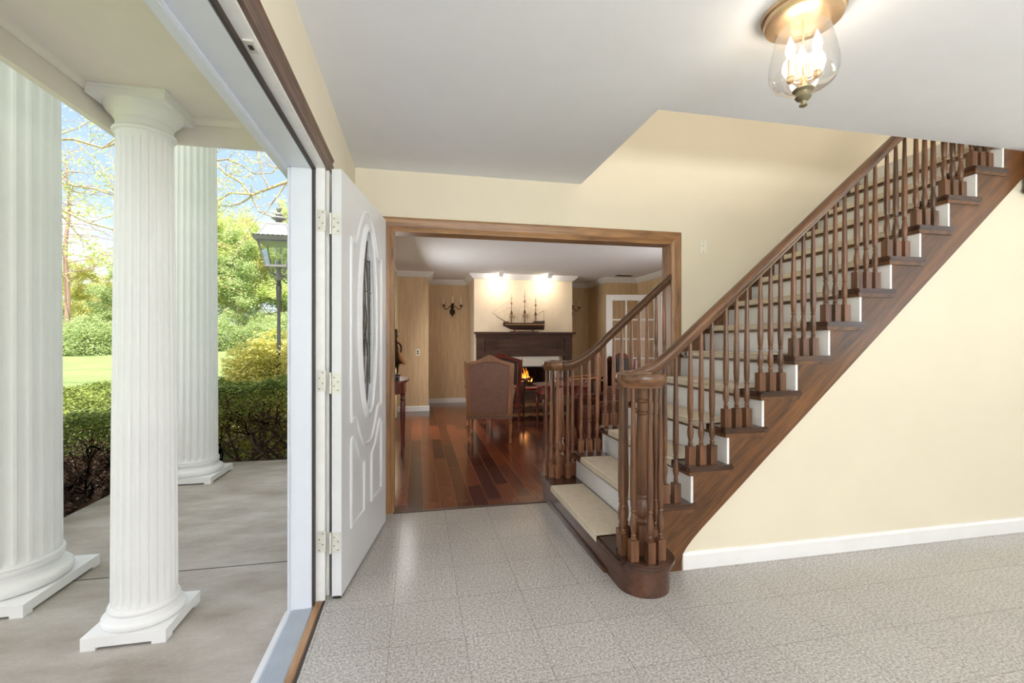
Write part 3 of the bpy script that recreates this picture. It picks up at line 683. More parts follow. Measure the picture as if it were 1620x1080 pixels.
# ------------------------------------------------------------------ porch
GZ = -.25; PZ = -.08
bm = bx(bmn(), -2.56, -.60, -6, 5.42, GZ - .1, PZ)
struct('porch_floor', bm, 'concrete', 'stained concrete porch slab outside the front door', 'porch floor')
bm = bmn(); bx(bm, -2.55, -.62, 2.902, 2.908, PZ, PZ + .0012); struct('porch_joint', bm, 'dark_slot')
bm = bx(bmn(), -1.40, -.60, -3, 2.53, 2.315, 2.40); struct('porch_ceiling', bm, 'porch_ceiling_paint', 'painted low ceiling of the entry porch', 'porch ceiling')
bm = bmn(); bx(bm, -1.42, -1.39, -3, 2.55, 2.195, 2.45); bx(bm, -1.39, -.60, 2.52, 2.55, 2.195, 2.45)
struct('porch_fascia', bm, 'porch_ceiling_paint', 'painted fascia beam edging the entry porch roof', 'beam')
bm = bmn(); cpf = [(0, 2.315), (0, 2.292), (.010, 2.288), (.022, 2.305), (.026, 2.315)]
sweep(bm, [(-.6, 2.52), (-1.39, 2.52), (-1.39, -3)], cpf); struct('porch_trim', bm, 'porch_ceiling_paint')
bm = bmn(); bx(bm, -.618, -.586, 2.505, 2.62, 2.0, 2.24)
struct('porch_corner_trim', bm, 'porch_ceiling_paint')
struct('porch_side_trim', bx(bmn(), -.66, -.601, -3, 2.52, 2.245, 2.315), 'porch_ceiling_paint')
struct('portico_roof', bx(bmn(), -2.46, -.6, -12, 4.95, 5.6, 5.9), 'porch_ceiling_paint')
struct('house_roof', bx(bmn(), -.7, 9, -12, 12, 5.6, 5.9), 'roof_shingle')
bm = bmn(); bx(bm, -.62, -.60, -6, .42, -.3, 5.6); bx(bm, -.62, -.60, 2.62, 5.85, -.3, 5.6); bx(bm, -.62, -.60, 7.35, 12, -.3, 5.6); bx(bm, -.62, -.60, .42, 2.31, 2.45, 5.6)
struct('house_siding', bm, 'backdrop_siding')
def column(cx, cy, rb, rt, ztop, plinth, label, nfl=20, capital=False, ped=.06):
    t_ = thing('fluted_column', label, 'column', (cx, cy, PZ), group=None)
    z = PZ; hp = plinth / 2
    # plinth with scooped underside
    bm = bmn()
    ph = ped; g_ = .012; fo = .055
    for sx in (-1, 1):
        for sy_ in (-1, 1):
            prism(bm, [(cx + sx * hp, cy + sy_ * hp), (cx + sx * (hp - fo), cy + sy_ * hp), (cx + sx * (hp - fo), cy + sy_ * (hp - fo)), (cx + sx * hp, cy + sy_ * (hp - fo))], z, z + g_, 'z')
    bx(bm, cx - hp, cx + hp, cy - hp, cy + hp, z + g_, z + ph)
    obj('plinth', bm, 'column_white', t_)
    k = rb / .22
    bp = [(hp * .90, 0)] + [(hp * .90 + .024 * k * sin(R(a)), .030 * k - .030 * k * cos(R(a))) for a in (30, 60, 90, 120, 150)] + [(hp * .90, .060 * k), (hp * .86, .066 * k), (hp * .80, .074 * k), (hp * .78, .086 * k), (hp * .80, .094 * k)] + \
         [(hp * .80 + .014 * k * sin(R(a)), .112 * k - .018 * k * cos(R(a))) for a in (30, 60, 90, 120, 150)] + [(rb * 1.06, .132 * k), (rb * 1.04, .142 * k)]
    mxr = hp * .985; s0 = max(r_ for r_, _ in bp)
    if s0 > mxr: bp = [(r_ * mxr / s0 if r_ > rb * 1.1 else r_, zz) for r_, zz in bp]
    obj('base', lathe(bmn(), bp, cx, cy, 64, z + ph - .001), 'column_white', t_, smooth=True)
    z0 = z + ph + .13 * k; seg = nfl * 8; zt = ztop
    bm = bmn(); rings = []
    levels = [(0, 0), (.02, 0), (.035, .6), (.05, 1)] + [(u_, 1) for u_ in (.5, 1.0, 1.5)] + [(None, i) for i in range(0)]
    Ht = zt - z0
    levels = [(0, 0), (.018, 0), (.032, .7), (.05, 1), (Ht * .33, 1), (Ht * .6, 1), (Ht * .85, 1), (Ht - .05, 1), (Ht - .03, .7), (Ht - .018, 0), (Ht, 0)]
    for hz, fd in levels:
        u_ = hz / Ht; rr = rb + (rt - rb) * (u_ ** 1.5)
        rg = []
        for i in range(seg):
            ph_ = (i % 8) / 8.0
            d = 0 if ph_ in (0, .875) or ph_ == .125 else sqrt(max(0, 1 - (2 * (ph_ - .125) / .75 - 1) ** 2))
            rg.append(bm.verts.new((cx + (rr - rr * .10 * d * fd) * cos(2 * pi * i / seg), cy + (rr - rr * .10 * d * fd) * sin(2 * pi * i / seg), z0 + hz)))
        rings.append(rg)
    for a, b in zip(rings, rings[1:]):
        for i in range(seg): bm.faces.new((a[i], a[(i + 1) % seg], b[(i + 1) % seg], b[i]))
    bm.faces.new(rings[0][::-1]); bm.faces.new(rings[-1])
    obj('shaft', bm, 'column_white', t_, smooth=True, auto=50)
    if capital:
        bm = lathe(bmn(), [(rt, 0), (rt + .012, .004), (rt + .014, .012), (rt + .010, .020), (rt + .001, .024), (rt + .001, .060), (rt + .010, .066), (rt + .014, .074), (rt + .030, .090), (rt + .040, .104), (rt + .044, .118)], cx, cy, 48, zt - .001)
        obj('capital', bm, 'column_white', t_, smooth=True)
        bm = bmn(); h_ = .148; bx(bm, cx - h_, cx + h_, cy - h_, cy + h_, zt + .116, zt + .150); bx(bm, cx - h_ - .006, cx + h_ + .006, cy - h_ - .006, cy + h_ + .006, zt + .146, 2.314)
        obj('abacus', bm, 'column_white', t_)
    return t_
column(-1.226, 2.390, .123, .106, 2.155, .318, 'slim white fluted column carrying the porch ceiling by the door', 24, True, .055)
column(-2.085, 2.830, .215, .185, 5.6, .53, 'massive white fluted column at the left edge of the porch', 24)
column(-2.105, 4.880, .205, .175, 5.6, .51, 'massive white fluted column at the far end by the hedge', 24)

# ------------------------------------------------------------------ grounds
def groundz(x, y):
    d = sqrt(x * x + y * y); a = atan2(-x, y); t_ = min(1, max(0, (d - 7) / 26)); u_ = min(1, max(0, (a - R(15)) / R(20)))
    return GZ + t_ ** 1.2 * (1.14 * (1 - u_) + .52 * u_) + max(0, d - 33) * .01
bm = bmn(); g_ = []
xs_ = [-60, -45, -35, -28, -22, -18, -15, -12, -10, -8, -6.5, -5, -4, -3.2, -2.56, -1.5, -.6, 3, 10, 25]; ys_ = [-12, -6, -2, 1, 3, 4.5, 5.42, 6.5, 8, 10, 12, 14, 17, 20, 24, 28, 32, 36, 42, 50, 70]
for x in xs_: g_.append([bm.verts.new((x, y, groundz(x, y) - (.3 if x > -.7 and y < 9.6 else 0))) for y in ys_])
for i in range(len(xs_) - 1):
    for j in range(len(ys_) - 1): bm.faces.new((g_[i][j], g_[i + 1][j], g_[i + 1][j + 1], g_[i][j + 1]))
struct('lawn', bm, 'grass', 'bright green lawn rising towards the trees', 'lawn', smooth=True)
bm = bmn(); prism(bm, [(-5.0, 1.5), (-2.565, 1.5), (-2.565, 5.425), (-.62, 5.425), (-.62, 6.15), (-2.2, 6.1), (-3.2, 6.7), (-5.2, 6.8)], GZ - .05, GZ + .03, 'z')
struct('planting_bed', bm, 'mulch', 'brown mulch bed between porch and hedge', 'planting bed')

class Leaves:
    def __init__(s): s.v = []; s.f = []
    def leaf(s, p_, size, up=.3, elong=1.6):
        a = random.random() * 2 * pi; t_ = Vector((cos(a), sin(a), random.uniform(-.6, .6))).normalized()
        n_ = Vector((random.gauss(0, 1), random.gauss(0, 1), random.gauss(0, 1) + up * 3)).normalized(); b = t_.cross(n_)
        if b.length < 1e-3: return
        b.normalize(); i = len(s.v); l_ = size * elong; p_ = Vector(p_)
        s.v += [tuple(p_), tuple(p_ + t_ * l_ * .5 + b * size * .5), tuple(p_ + t_ * l_), tuple(p_ + t_ * l_ * .5 - b * size * .5)]; s.f.append((i, i + 1, i + 2, i + 3))
    def cluster(s, c_, r, k, size, up=.3, elong=1.6):
        for _ in range(k):
            s.leaf((c_[0] + random.gauss(0, r), c_[1] + random.gauss(0, r), c_[2] + random.gauss(0, r * .7)), size * random.uniform(.6, 1.3), up, elong)
def branch(bm, p_, d, length, rad, depth, tips, spread=.6, bend=.25, kids=3, minr=.004, droop=0.0, nseg=4):
    pts = [p_.copy()]; rr = [rad]; cur = p_.copy(); dd = d.copy()
    for i in range(nseg):
        dd = (dd + Vector((random.gauss(0, bend), random.gauss(0, bend), random.gauss(0, bend) - droop)) * .45).normalized()
        cur = cur + dd * (length / nseg); pts.append(cur.copy()); rr.append(max(minr, rad * (1 - .6 * (i + 1) / nseg)))
    tube(bm, pts, rr, 6 if depth > 1 else 4, cap=False)
    if depth <= 0:
        tips += pts[1:]; return
    if depth == 1: tips += pts[2:]
    for i in range(kids):
        t_ = random.uniform(.3, 1.0) if i else 1.0; k = min(nseg, max(1, int(round(t_ * nseg))))
        nd = (dd + Vector((random.gauss(0, spread), random.gauss(0, spread), random.gauss(0, spread * .8) + .12))).normalized()
        branch(bm, pts[k], nd, length * random.uniform(.5, .78), rr[k] * .75, depth - 1, tips, spread, bend, kids, minr, droop, nseg)
def make_tree(name, label, h, crown, leafm, nleaf, lsize, seed, depth=4, tr=.16, low=.25, barkm='bark'):
    random.seed(seed); t_ = thing(name, label, 'tree', (0, 0, 0)); bm = bmn(); tips = []
    pts = [Vector((0, 0, 0))]; 
    for i in range(8): pts.append(pts[-1] + Vector((random.gauss(0, .10), random.gauss(0, .10), h * .8 / 8)))
    tube(bm, pts, [tr * (1 - .75 * i / 8) for i in range(9)], 8, cap=False)
    for i in range(16):
        u_ = low + (1 - low) * i / 15; k = int(u_ * 8); a = i * 2.4 + random.random(); rl = crown * (1.15 - .55 * u_)
        branch(bm, pts[k], Vector((cos(a), sin(a), .35 + u_ * .9)).normalized(), rl * .55, tr * .38 * (1.1 - u_), depth - 2, tips, .55, .25, 3, .012)
    branch(bm, pts[-1], Vector((0, 0, 1)), h * .2, tr * .25, 2, tips, .5, .2, 3, .012)
    obj('trunk', bm, barkm, t_, local=True)
    lv = Leaves()
    per = max(1, int(nleaf / max(1, len(tips))))
    for q in tips: lv.cluster(q, .22, per, lsize, .25)
    pyobj('foliage', lv.v, lv.f, leafm, t_)
    return t_
def bush(name, label, cx, cy, z, rx, ry, rz, nleaf, lsize, leafm, seed, cat='shrub', group=None, jag=.25, layers=False):
    random.seed(seed); t_ = thing(name, label, cat, (cx, cy, z), group=group); lv = Leaves()
    ph = [random.random() * 6 for _ in range(6)]
    for _ in range(nleaf):
        a = random.random() * 2 * pi; e_ = math.asin(random.random() ** .9); q = 1 + jag * .5 * (sin(3 * a + ph[0]) * .5 + sin(5 * a + ph[1] + 4 * e_) * .5 + sin(9 * e_ + ph[2] + 2 * a) * .4)
        q *= random.uniform(.80, 1.04)
        p_ = (rx * q * cos(a) * cos(e_), ry * q * sin(a) * cos(e_), rz * q * sin(e_))
        if layers: p_ = (p_[0], p_[1], round(p_[2] / .13 + 1.2 * sin(a * 5)) * .13 + random.gauss(0, .032))
        lv.leaf(p_, lsize * random.uniform(.6, 1.3), .5)
    pyobj('foliage', lv.v, lv.f, leafm, t_)
    bm = bmn(); tips = []
    for i in range(5):
        a = i * 1.3; branch(bm, Vector((.05 * cos(a), .05 * sin(a), 0)), Vector((cos(a) * .7, sin(a) * .7, .8)).normalized(), rz * .55, .03, 2, tips, .5, .3, 3, .004)
    obj('stem', bm, 'dark_bark', t_, local=True)
    return t_
# yew hedge: leafy top over bare twisted stems
def hedge(name, label, x0, x1, y0, y1, ztop, zleaf, stems, seed, nleaf, twigs=500, browny=0):
    random.seed(seed); t_ = thing(name, label, 'hedge', ((x0 + x1) / 2, (y0 + y1) / 2, GZ + .02)); lv = Leaves(); cx, cy = (x0 + x1) / 2, (y0 + y1) / 2; oz_ = GZ + .02
    lb = Leaves()
    for _ in range(nleaf):
        x = random.uniform(x0, x1); y = random.uniform(y0, y1); wob = .035 * sin(x * 7) + .03 * sin(y * 6 + 1) + .02 * sin(x * 17 + y * 11)
        u_ = random.random()
        if u_ < .55: z = ztop + wob - abs(random.gauss(0, .035))
        else:
            z = random.uniform(zleaf + wob * 2, ztop + wob)
            s_ = random.choice('abcd'); e_ = abs(random.gauss(0, .05)) - .03 + .03 * sin(z * 25 + x * 9 + y * 9)
            if s_ == 'a': x = x0 + e_
            elif s_ == 'b': x = x1 - e_
            elif s_ == 'c': y = y0 + e_
            else: y = y1 - e_
        lv.leaf((x - cx, y - cy, z - oz_), random.uniform(.010, .019), .5, 2.2)
    pyobj('foliage', lv.v, lv.f, 'leaf_yew', t_)
    if browny:
        for _ in range(browny):
            x = random.uniform(x0 + .02, x1 - .02); y = random.uniform(y0 + .02, y1 - .02); lb.leaf((x - cx, y - cy, random.uniform(.05, zleaf - oz_ + .12)), random.uniform(.008, .015), .2, 3)
        pyobj('dead_foliage', lb.v, lb.f, 'leaf_brown', t_)
    bm = bmn(); tips = []
    for (sx, sy) in stems:
        for i in range(6):
            a = random.random() * 6.28
            branch(bm, Vector((sx - cx + random.gauss(0, .04), sy - cy + random.gauss(0, .04), 0)), Vector((cos(a) * .75, sin(a) * .6, .9)).normalized(), (ztop - oz_) * .52, .021, 3, tips, .55, .45, 3, .0035)
    for v in bm.verts:
        v.co.z = min(v.co.z, ztop - .03 - oz_); v.co.x = min(max(v.co.x, x0 - cx + .02), x1 - cx - .02); v.co.y = min(max(v.co.y, y0 - cy + .02), y1 - cy - .02)
    obj('branches', bm, 'dark_bark', t_, local=True)
    return t_
hedge('yew_hedge', 'clipped yew hedge with bare twisted stems at the porch end', -2.5, -.72, 5.48, 6.2, .74, .47, [(-2.35, 5.75), (-1.95, 5.72), (-1.5, 5.75), (-1.1, 5.8)], 3, 30000, browny=1500)
hedge('yew_hedge', 'wide clipped yew hedge seen between the two left columns', -4.75, -2.64, 3.2, 7.3, .60, .40, [(-2.9, 3.8), (-2.85, 4.3), (-2.9, 4.8), (-2.9, 5.4), (-3.1, 4.0), (-3.1, 4.6)], 4, 110000, browny=30000)
bush('juniper_shrub', 'golden layered juniper mound beyond the porch hedge', -1.93, 7.26, GZ + .02, .94, .92, 1.40, 90000, .026, 'leaf_gold', 11, layers=True)

# lamp post
lx, ly, lz = -1.943, 7.04, GZ
lp = thing('lamp_post', 'grey garden lamp post with glass lantern and finial', 'lamp post', (lx, ly, lz))
k = 6.5 / 720
zz = lambda v: 1.22 + (541 - v) * k
def square_frustum(bm, r0, z0, r1, z1, thick=None):
    vs = [[bm.verts.new((lx + sx * r, ly + sy * r, z)) for sx, sy in ((-1, -1), (1, -1), (1, 1), (-1, 1))] for r, z in ((r0, z0), (r1, z1))]
    for i in range(4): bm.faces.new((vs[0][i], vs[0][(i + 1) % 4], vs[1][(i + 1) % 4], vs[1][i]))
    bm.faces.new(vs[0][::-1]); bm.faces.new(vs[1])
bm = lathe(bmn(), [(.05, lz), (.05, lz + .3), (.036, lz + .34), (.022, zz(500)), (.018, zz(483)), (.034, zz(468)), (.038, zz(455)), (.026, zz(443)), (.022, zz(442))], lx, ly, 16); obj('pole', bm, 'lamp_pole_dark', lp, smooth=True)
bm = lathe(bmn(), [(.028, zz(445)), (.048, zz(441)), (.050, zz(436)), (.036, zz(432)), (.030, zz(428)), (.045, zz(424))], lx, ly, 16)
tube(bm, [(lx - .02, ly, zz(438)), (lx + .3, ly, zz(440))], .012, 8)
for a in (45, 135, 225, 315):
    dx, dy = cos(R(a)), sin(R(a)); tube(bm, [(lx + dx * .03, ly + dy * .03, zz(438)), (lx + dx * .12, ly + dy * .12, zz(434)), (lx + dx * .17, ly + dy * .17, zz(428)), (lx + dx * .15, ly + dy * .15, zz(423))], .010, 6)
obj('collar', bm, 'lamp_grey', lp, smooth=True)
bm = bmn(); r0, r1 = .135, .215
bx(bm, lx - r0 - .01, lx + r0 + .01, ly - r0 - .01, ly + r0 + .01, zz(425), zz(422))
for sx, sy in ((-1, -1), (1, -1), (1, 1), (-1, 1)): tube(bm, [(lx + sx * r0, ly + sy * r0, zz(423)), (lx + sx * r1, ly + sy * r1, zz(386))], .013, 5)
obj('lantern_frame', bm, 'lamp_grey', lp)
bm = bmn(); vs = [[bm.verts.new((lx + sx * r, ly + sy * r, z)) for sx, sy in ((-1, -1), (1, -1), (1, 1), (-1, 1))] for r, z in ((r0, zz(423)), (r1, zz(386)))]
for i in range(4): bm.faces.new((vs[0][i], vs[0][(i + 1) % 4], vs[1][(i + 1) % 4], vs[1][i]))
obj('lantern_glass', bm, 'lantern_glass', lp)
bm = bmn(); square_frustum(bm, .272, zz(379), .25, zz(386)); square_frustum(bm, .228, zz(388), .228, zz(384))
for s_ in range(4):   # scalloped rim
    for i in range(9):
        u_ = -.248 + i * .062; px, py = ((u_, -.262), (.262, u_), (u_, .262), (-.262, u_))[s_]
        lathe(bm, [(.004, -.012), (.028, 0), (.028, .006)], lx + px, ly + py, 8, zz(379))
obj('rim', bm, 'lamp_grey', lp)
bm = bmn()
for sx, sy in ((-1, -1), (1, -1), (1, 1), (-1, 1)): tube(bm, [(lx + sx * .225, ly + sy * .225, zz(380)), (lx + sx * .125, ly + sy * .125, zz(358))], .014, 5)
square_frustum(bm, .137, zz(359), .125, zz(356)); obj('roof_frame', bm, 'lamp_grey', lp)
bm = bmn(); vs = [[bm.verts.new((lx + sx * r, ly + sy * r, z)) for sx, sy in ((-1, -1), (1, -1), (1, 1), (-1, 1))] for r, z in ((.222, zz(380)), (.125, zz(358)))]
for i in range(4): bm.faces.new((vs[0][i], vs[0][(i + 1) % 4], vs[1][(i + 1) % 4], vs[1][i]))
obj('roof_glass', bm, plain('frosted_glass', srgb(206, 208, 210), .5), lp)
bm = lathe(bmn(), [(.12, zz(356)), (.05, zz(354)), (.035, zz(351)), (.10, zz(347)), (.085, zz(345)), (.03, zz(343)), (.05, zz(341)), (.045, zz(339)), (.015, zz(337)), (.035, zz(333)), (.032, zz(330)), (.012, zz(328)), (.012, zz(325)), (.002, zz(322))], lx, ly, 20)
obj('finial', bm, 'lamp_grey', lp, smooth=True)
bm = lathe(bmn(), [(.03, zz(424)), (.05, zz(421)), (.05, zz(414)), (.03, zz(410)), (.045, zz(404)), (.07, zz(396)), (.03, zz(390))], lx, ly, 14); obj('lamp_chimney', bm, 'lantern_glass', lp, smooth=True)
bm = lathe(bmn(), [(.06, zz(424)), (.06, zz(421)), (.035, zz(419)), (.03, zz(414))], lx, ly, 12); obj('burner', bm, 'lamp_pole_dark', lp, smooth=True)

# trees in the distance
def place(o, u, depth, rz=0, s=1.0, z=None, label=None):
    lat = depth * (u - 810) / 720; x = depth * .2028 + lat * .979; y = depth * .979 - lat * .2028
    o.location = (x, y, groundz(x, y) - .05 if z is None else z); o.rotation_euler = (0, 0, rz); o.scale = (s, s, s)
    if label: o['label'] = label
    return o
tg = 'trees beyond the lawn'
ta = make_tree('leafy_tree', 'yellow-green spring tree left of the slim column', 9.5, 4.6, 'leaf_yellow', 22000, .10, 21)
tb = make_tree('leafy_tree', 'pale green tree straight behind the lamp post', 10, 4.8, 'leaf_spring', 24000, .10, 22)
tcx = make_tree('leafy_tree', 'mid green tree right of the far column', 8, 4.2, 'leaf_green', 22000, .10, 23)
for o in (ta, tb, tcx): o['group'] = tg
place(ta, 150, 33, 0, .62, label='yellow-green spring tree between the two left columns')
place(tb, 440, 33, 1, .92, label='pale green spring tree behind the lantern of the lamp post')
place(tcx, 372, 31, 2, .86, label='green tree rising just right of the far column')
for (src, u, dpt, rz_, s_, lab) in (
    (ta, 95, 32, 2.2, .60, 'yellow-green tree beside the big left column'), (tcx, 190, 30, .7, .62, 'green tree partly hidden by the slim column'),
    (tcx, 120, 36, 4.0, .74, 'green tree farther back between the left columns'), (tb, 335, 32, 3, .95, 'pale green tree mostly hidden by the far column'),
    (ta, 405, 35, 4, .92, 'yellow-green tree between far column and lamp post'), (tcx, 462, 34, 5, .80, 'green tree right of the lamp post pole'),
    (tb, 378, 39, 5.5, 1.0, 'tall pale tree farthest back right of the far column'), (ta, 215, 37, 1.5, .75, 'yellow-green tree behind the slim column'),
    (tb, 475, 41, .4, 1.05, 'pale green tree partly cut off by the door frame')):
    place(copy_tree(src), u, dpt, rz_, s_, label=lab)
hb = [bush('hedgerow_bush', 'green bush at the lawn edge', 0, 0, 0, 2.4, 2.0, 2.3, 16000, .075, 'leaf_green', 31, 'bush', 'bushes along the lawn edge'),
      bush('hedgerow_bush', 'green bush at the lawn edge', 0, 0, 0, 2.6, 1.8, 2.8, 16000, .075, 'leaf_fresh', 32, 'bush', 'bushes along the lawn edge')]
spec = [(0, 88, 27, 'green bush at the lawn edge beside the big left column'), (1, 118, 28.5, 'fresh green bush at the lawn edge between the left columns'), (0, 150, 27, 'green bush in the middle of the gap between left columns'),
        (1, 178, 29, 'fresh green bush at the slim column edge'), (0, 345, 28, 'green bush emerging right of the far column'), (1, 375, 30, 'fresh green bush at the lawn edge left of the lamp post'),
        (0, 405, 29, 'green bush at the lawn edge below the lantern'), (1, 432, 30, 'fresh green bush right behind the lamp pole'), (0, 462, 29, 'green bush at the lawn edge beside the door frame')]
used = set()
for i, (j, u, dpt, lab) in enumerate(spec):
    o = hb[j] if j not in used else copy_tree(hb[j]); used.add(j); place(o, u, dpt, i * 1.3, .68 + .10 * (i % 3), label=lab)
# tall half-bare tree whose trunk shows at left, and overhanging branches near the porch
random.seed(5)
t_ = thing('bare_tree', 'tall pinkish trunk with bare side twigs left in the sky', 'tree', (0, 0, 0)); bm = bmn(); tips = []
pts = [Vector((.1 * sin(i), .08 * cos(i * 1.7), i * 1.4)) for i in range(11)]; tube(bm, pts, [.20 - .014 * i for i in range(11)], 8, cap=False)
for i in range(34):
    a = i * 2.39; kk = 4 + int(i / 34 * 6); branch(bm, pts[kk] + Vector((0, 0, random.random() * 1.3 - .7)), Vector((cos(a), sin(a), .1)).normalized(), 2.3, .035, 2, tips, .4, .3, 2, .010)
obj('trunk', bm, plain('pink_bark', srgb(168, 138, 124), .9, var=.25, vs=12), t_, local=True)
lv = Leaves()
for q in tips[::3]: lv.cluster(q, .10, 2, .09)
pyobj('foliage', lv.v, lv.f, 'leaf_spring', t_); place(t_, 106, 30, 0, .92)
def limb(label, u0, v0, u1, v1, dpt, rad, seed, kids=9, sub=.32, leaf='leaf_spring', nl=5):
    """overhanging limb of a tree standing outside the view"""
    random.seed(seed)
    def W_(u, v, d_): lat = d_ * (u - 810) / 720; return Vector((d_ * .2028 + lat * .979, d_ * .979 - lat * .2028, 1.22 + d_ * (541 - v) / 720))
    A, B = W_(u0, v0, dpt), W_(u1, v1, dpt * 1.04); t_ = thing('tree_branch', label, 'branch', A); bm = bmn(); tips = []
    n_ = 9; pts = []
    for i in range(n_ + 1):
        q = A.lerp(B, i / n_) - A; q += Vector((random.gauss(0, .05), random.gauss(0, .05), random.gauss(0, .09) + .12 * sin(i * .9))) * dpt / 12 * (0 if i == 0 else 1); pts.append(q)
    tube(bm, pts, [rad * (1 - .75 * i / n_) for i in range(n_ + 1)], 7, cap=False)
    Ln = (B - A).length
    for i in range(kids):
        k_ = 1 + i * (n_ - 1) // kids; d = (B - A).normalized() + Vector((random.gauss(0, .35), random.gauss(0, .35), random.choice((-1, 1)) * random.uniform(.3, .9)))
        branch(bm, pts[k_], d.normalized(), Ln * sub * random.uniform(.5, 1), rad * .35, 2, tips, .5, .3, 3, .006)
    obj('wood', bm, 'bark', t_, local=True); lv = Leaves()
    for q in tips: lv.cluster(q, .10, nl, .042)
    pyobj('foliage', lv.v, lv.f, leaf, t_); return t_
limb('long bare branch crossing the sky high between left columns', -60, 205, 330, 240, 11, .045, 41, nl=3)
limb('leafy branch drooping below it between the left columns', -40, 240, 300, 345, 11, .04, 42, nl=5)
limb('grey branch sloping down towards the slim column', -60, 270, 290, 390, 10, .04, 43, nl=6)
limb('thick curved branch in the sky right of the far column', 600, 225, 345, 330, 12, .075, 44, kids=7, nl=2)
limb('thin branch running down to the lamp finial', 320, 250, 480, 375, 13, .04, 45, kids=6, sub=.25, nl=1)
limb('horizontal twig branch under the porch fascia right of the far column', 300, 268, 480, 262, 12, .03, 46, kids=6, sub=.3, nl=2)
random.seed(9)

# ------------------------------------------------------------------ living room: mantel and fire
mt = thing('fireplace_mantel', 'dark carved wood mantelpiece around the marble fireplace', 'mantelpiece', (1.92, 8.17, 0))
mx0, mx1 = 1.02, 2.82
obj('shelf', bx(bmn(), mx0 - .03, mx1 + .03, 7.95, 8.168, 1.355, 1.39), 'mantel_wood', mt, bevel=.006)
obj('bed_moulding', sweep(bmn(), [(mx1, 8.168), (mx1, 8.06), (mx0, 8.06), (mx0, 8.168)], [(0, 1.29), (.01, 1.30), (.03, 1.33), (.06, 1.345), (.06, 1.356), (0, 1.356)][::-1] and [(0, 1.29), (-.01, 1.30), (-.03, 1.33), (-.06, 1.345), (-.06, 1.356), (0, 1.356)]), 'mantel_wood', mt)
obj('frieze', bx(bmn(), mx0 + .14, mx1 - .14, 8.08, 8.168, 1.02, 1.30), 'mantel_wood', mt)
obj('lintel', bx(bmn(), mx0 + .14, mx1 - .14, 8.06, 8.168, .95, 1.02), 'mantel_wood', mt, bevel=.004)
for x in (mx0 + .01, mx1 - .15):
    pl = obj('pilaster', bx(bmn(), x, x + .14, 8.05, 8.168, 0, 1.30), 'mantel_wood', mt, bevel=.004)
    bm = bmn()
    for i in range(3): bx(bm, x + .03 + i * .03, x + .048 + i * .03, 8.045, 8.052, .15, 1.15)
    obj('flute', bm, 'mantel_wood', pl)
for x, nm in ((1.32, 0), (2.52, 1)):
    bm = bmn()
    for i in range(3):
        a = [(x - .07 + i * .07 + .02 * cos(t_ * .35), 8.076, 1.16 + .08 * sin(t_ * .35)) for t_ in range(18)]; tube(bm, a + [a[0]], .006, 5)
    tube(bm, [(x, 8.078, 1.05), (x + .02, 8.074, 1.12), (x - .015, 8.074, 1.2), (x, 8.078, 1.27)], .008, 5); obj('carved_scroll', bm, 'mantel_wood', mt, smooth=True)
bm = bmn(); bx(bm, 1.27, 1.44, 8.10, 8.168, 0, .947); bx(bm, 2.40, 2.565, 8.10, 8.168, 0, .947); bx(bm, 1.44, 2.40, 8.10, 8.168, .765, .947)
obj('marble_surround', bm, 'marble', mt)
bm = bmn(); bx(bm, 1.30, 2.54, 7.95, 8.10, .0, .375); obj('hearth', bm, 'mantel_wood', mt, bevel=.004)
fb = thing('fireplace_insert', 'dark glass fronted firebox with burning logs', 'fireplace', (1.92, 8.4, .38))
bm = bmn(); bx(bm, 1.442, 2.398, 8.9, 8.93, .382, .768); bx(bm, 1.442, 1.47, 8.2, 8.9, .382, .768); bx(bm, 2.37, 2.398, 8.2, 8.9, .382, .768); bx(bm, 1.442, 2.398, 8.2, 8.9, .382, .395); bx(bm, 1.442, 2.398, 8.2, 8.9, .75, .768)
obj('firebox', bm, 'firebrick', fb)
bm = bmn(); bx(bm, 1.442, 2.398, 8.175, 8.195, .735, .768); bx(bm, 1.442, 2.398, 8.175, 8.195, .382, .40); bx(bm, 1.442, 1.46, 8.175, 8.195, .382, .768); bx(bm, 2.38, 2.398, 8.175, 8.195, .382, .768); obj('door_frame', bm, 'black_metal', fb)
obj('glass_front', bx(bmn(), 1.46, 2.38, 8.183, 8.187, .40, .735), 'fire_glass', fb)
for i, (x0, x1, y, z) in enumerate(((1.72, 2.2, 8.45, .435), (1.76, 2.12, 8.37, .43), (1.80, 2.14, 8.41, .50))):
    obj('log', tube(bmn(), [(x0, y, z), ((x0 + x1) / 2, y + .02, z + .012), (x1, y - .02, z)], [.035, .04, .033], 10), 'log_bark', fb, smooth=True)
bm = bmn()
for i in range(10):
    fx = 1.78 + i * .036; hh = .09 + .19 * max(0, sin((i - 2) * .48)) * random.uniform(.8, 1.1); y = 8.36 + random.uniform(0, .05)
    tube(bm, [(fx, y, .44), (fx + random.uniform(-.01, .01), y, .44 + hh * .35), (fx + .015, y, .44 + hh * .7), (fx + .008 * random.choice((-1, 1)), y, .44 + hh)], [.010, .016, .009, .001], 7)
obj('flames', bm, 'flame', fb, smooth=True)
light('fire_glow', 'POINT', (1.95, 8.33, .56), 1.2, (1, .45, .15), .05)
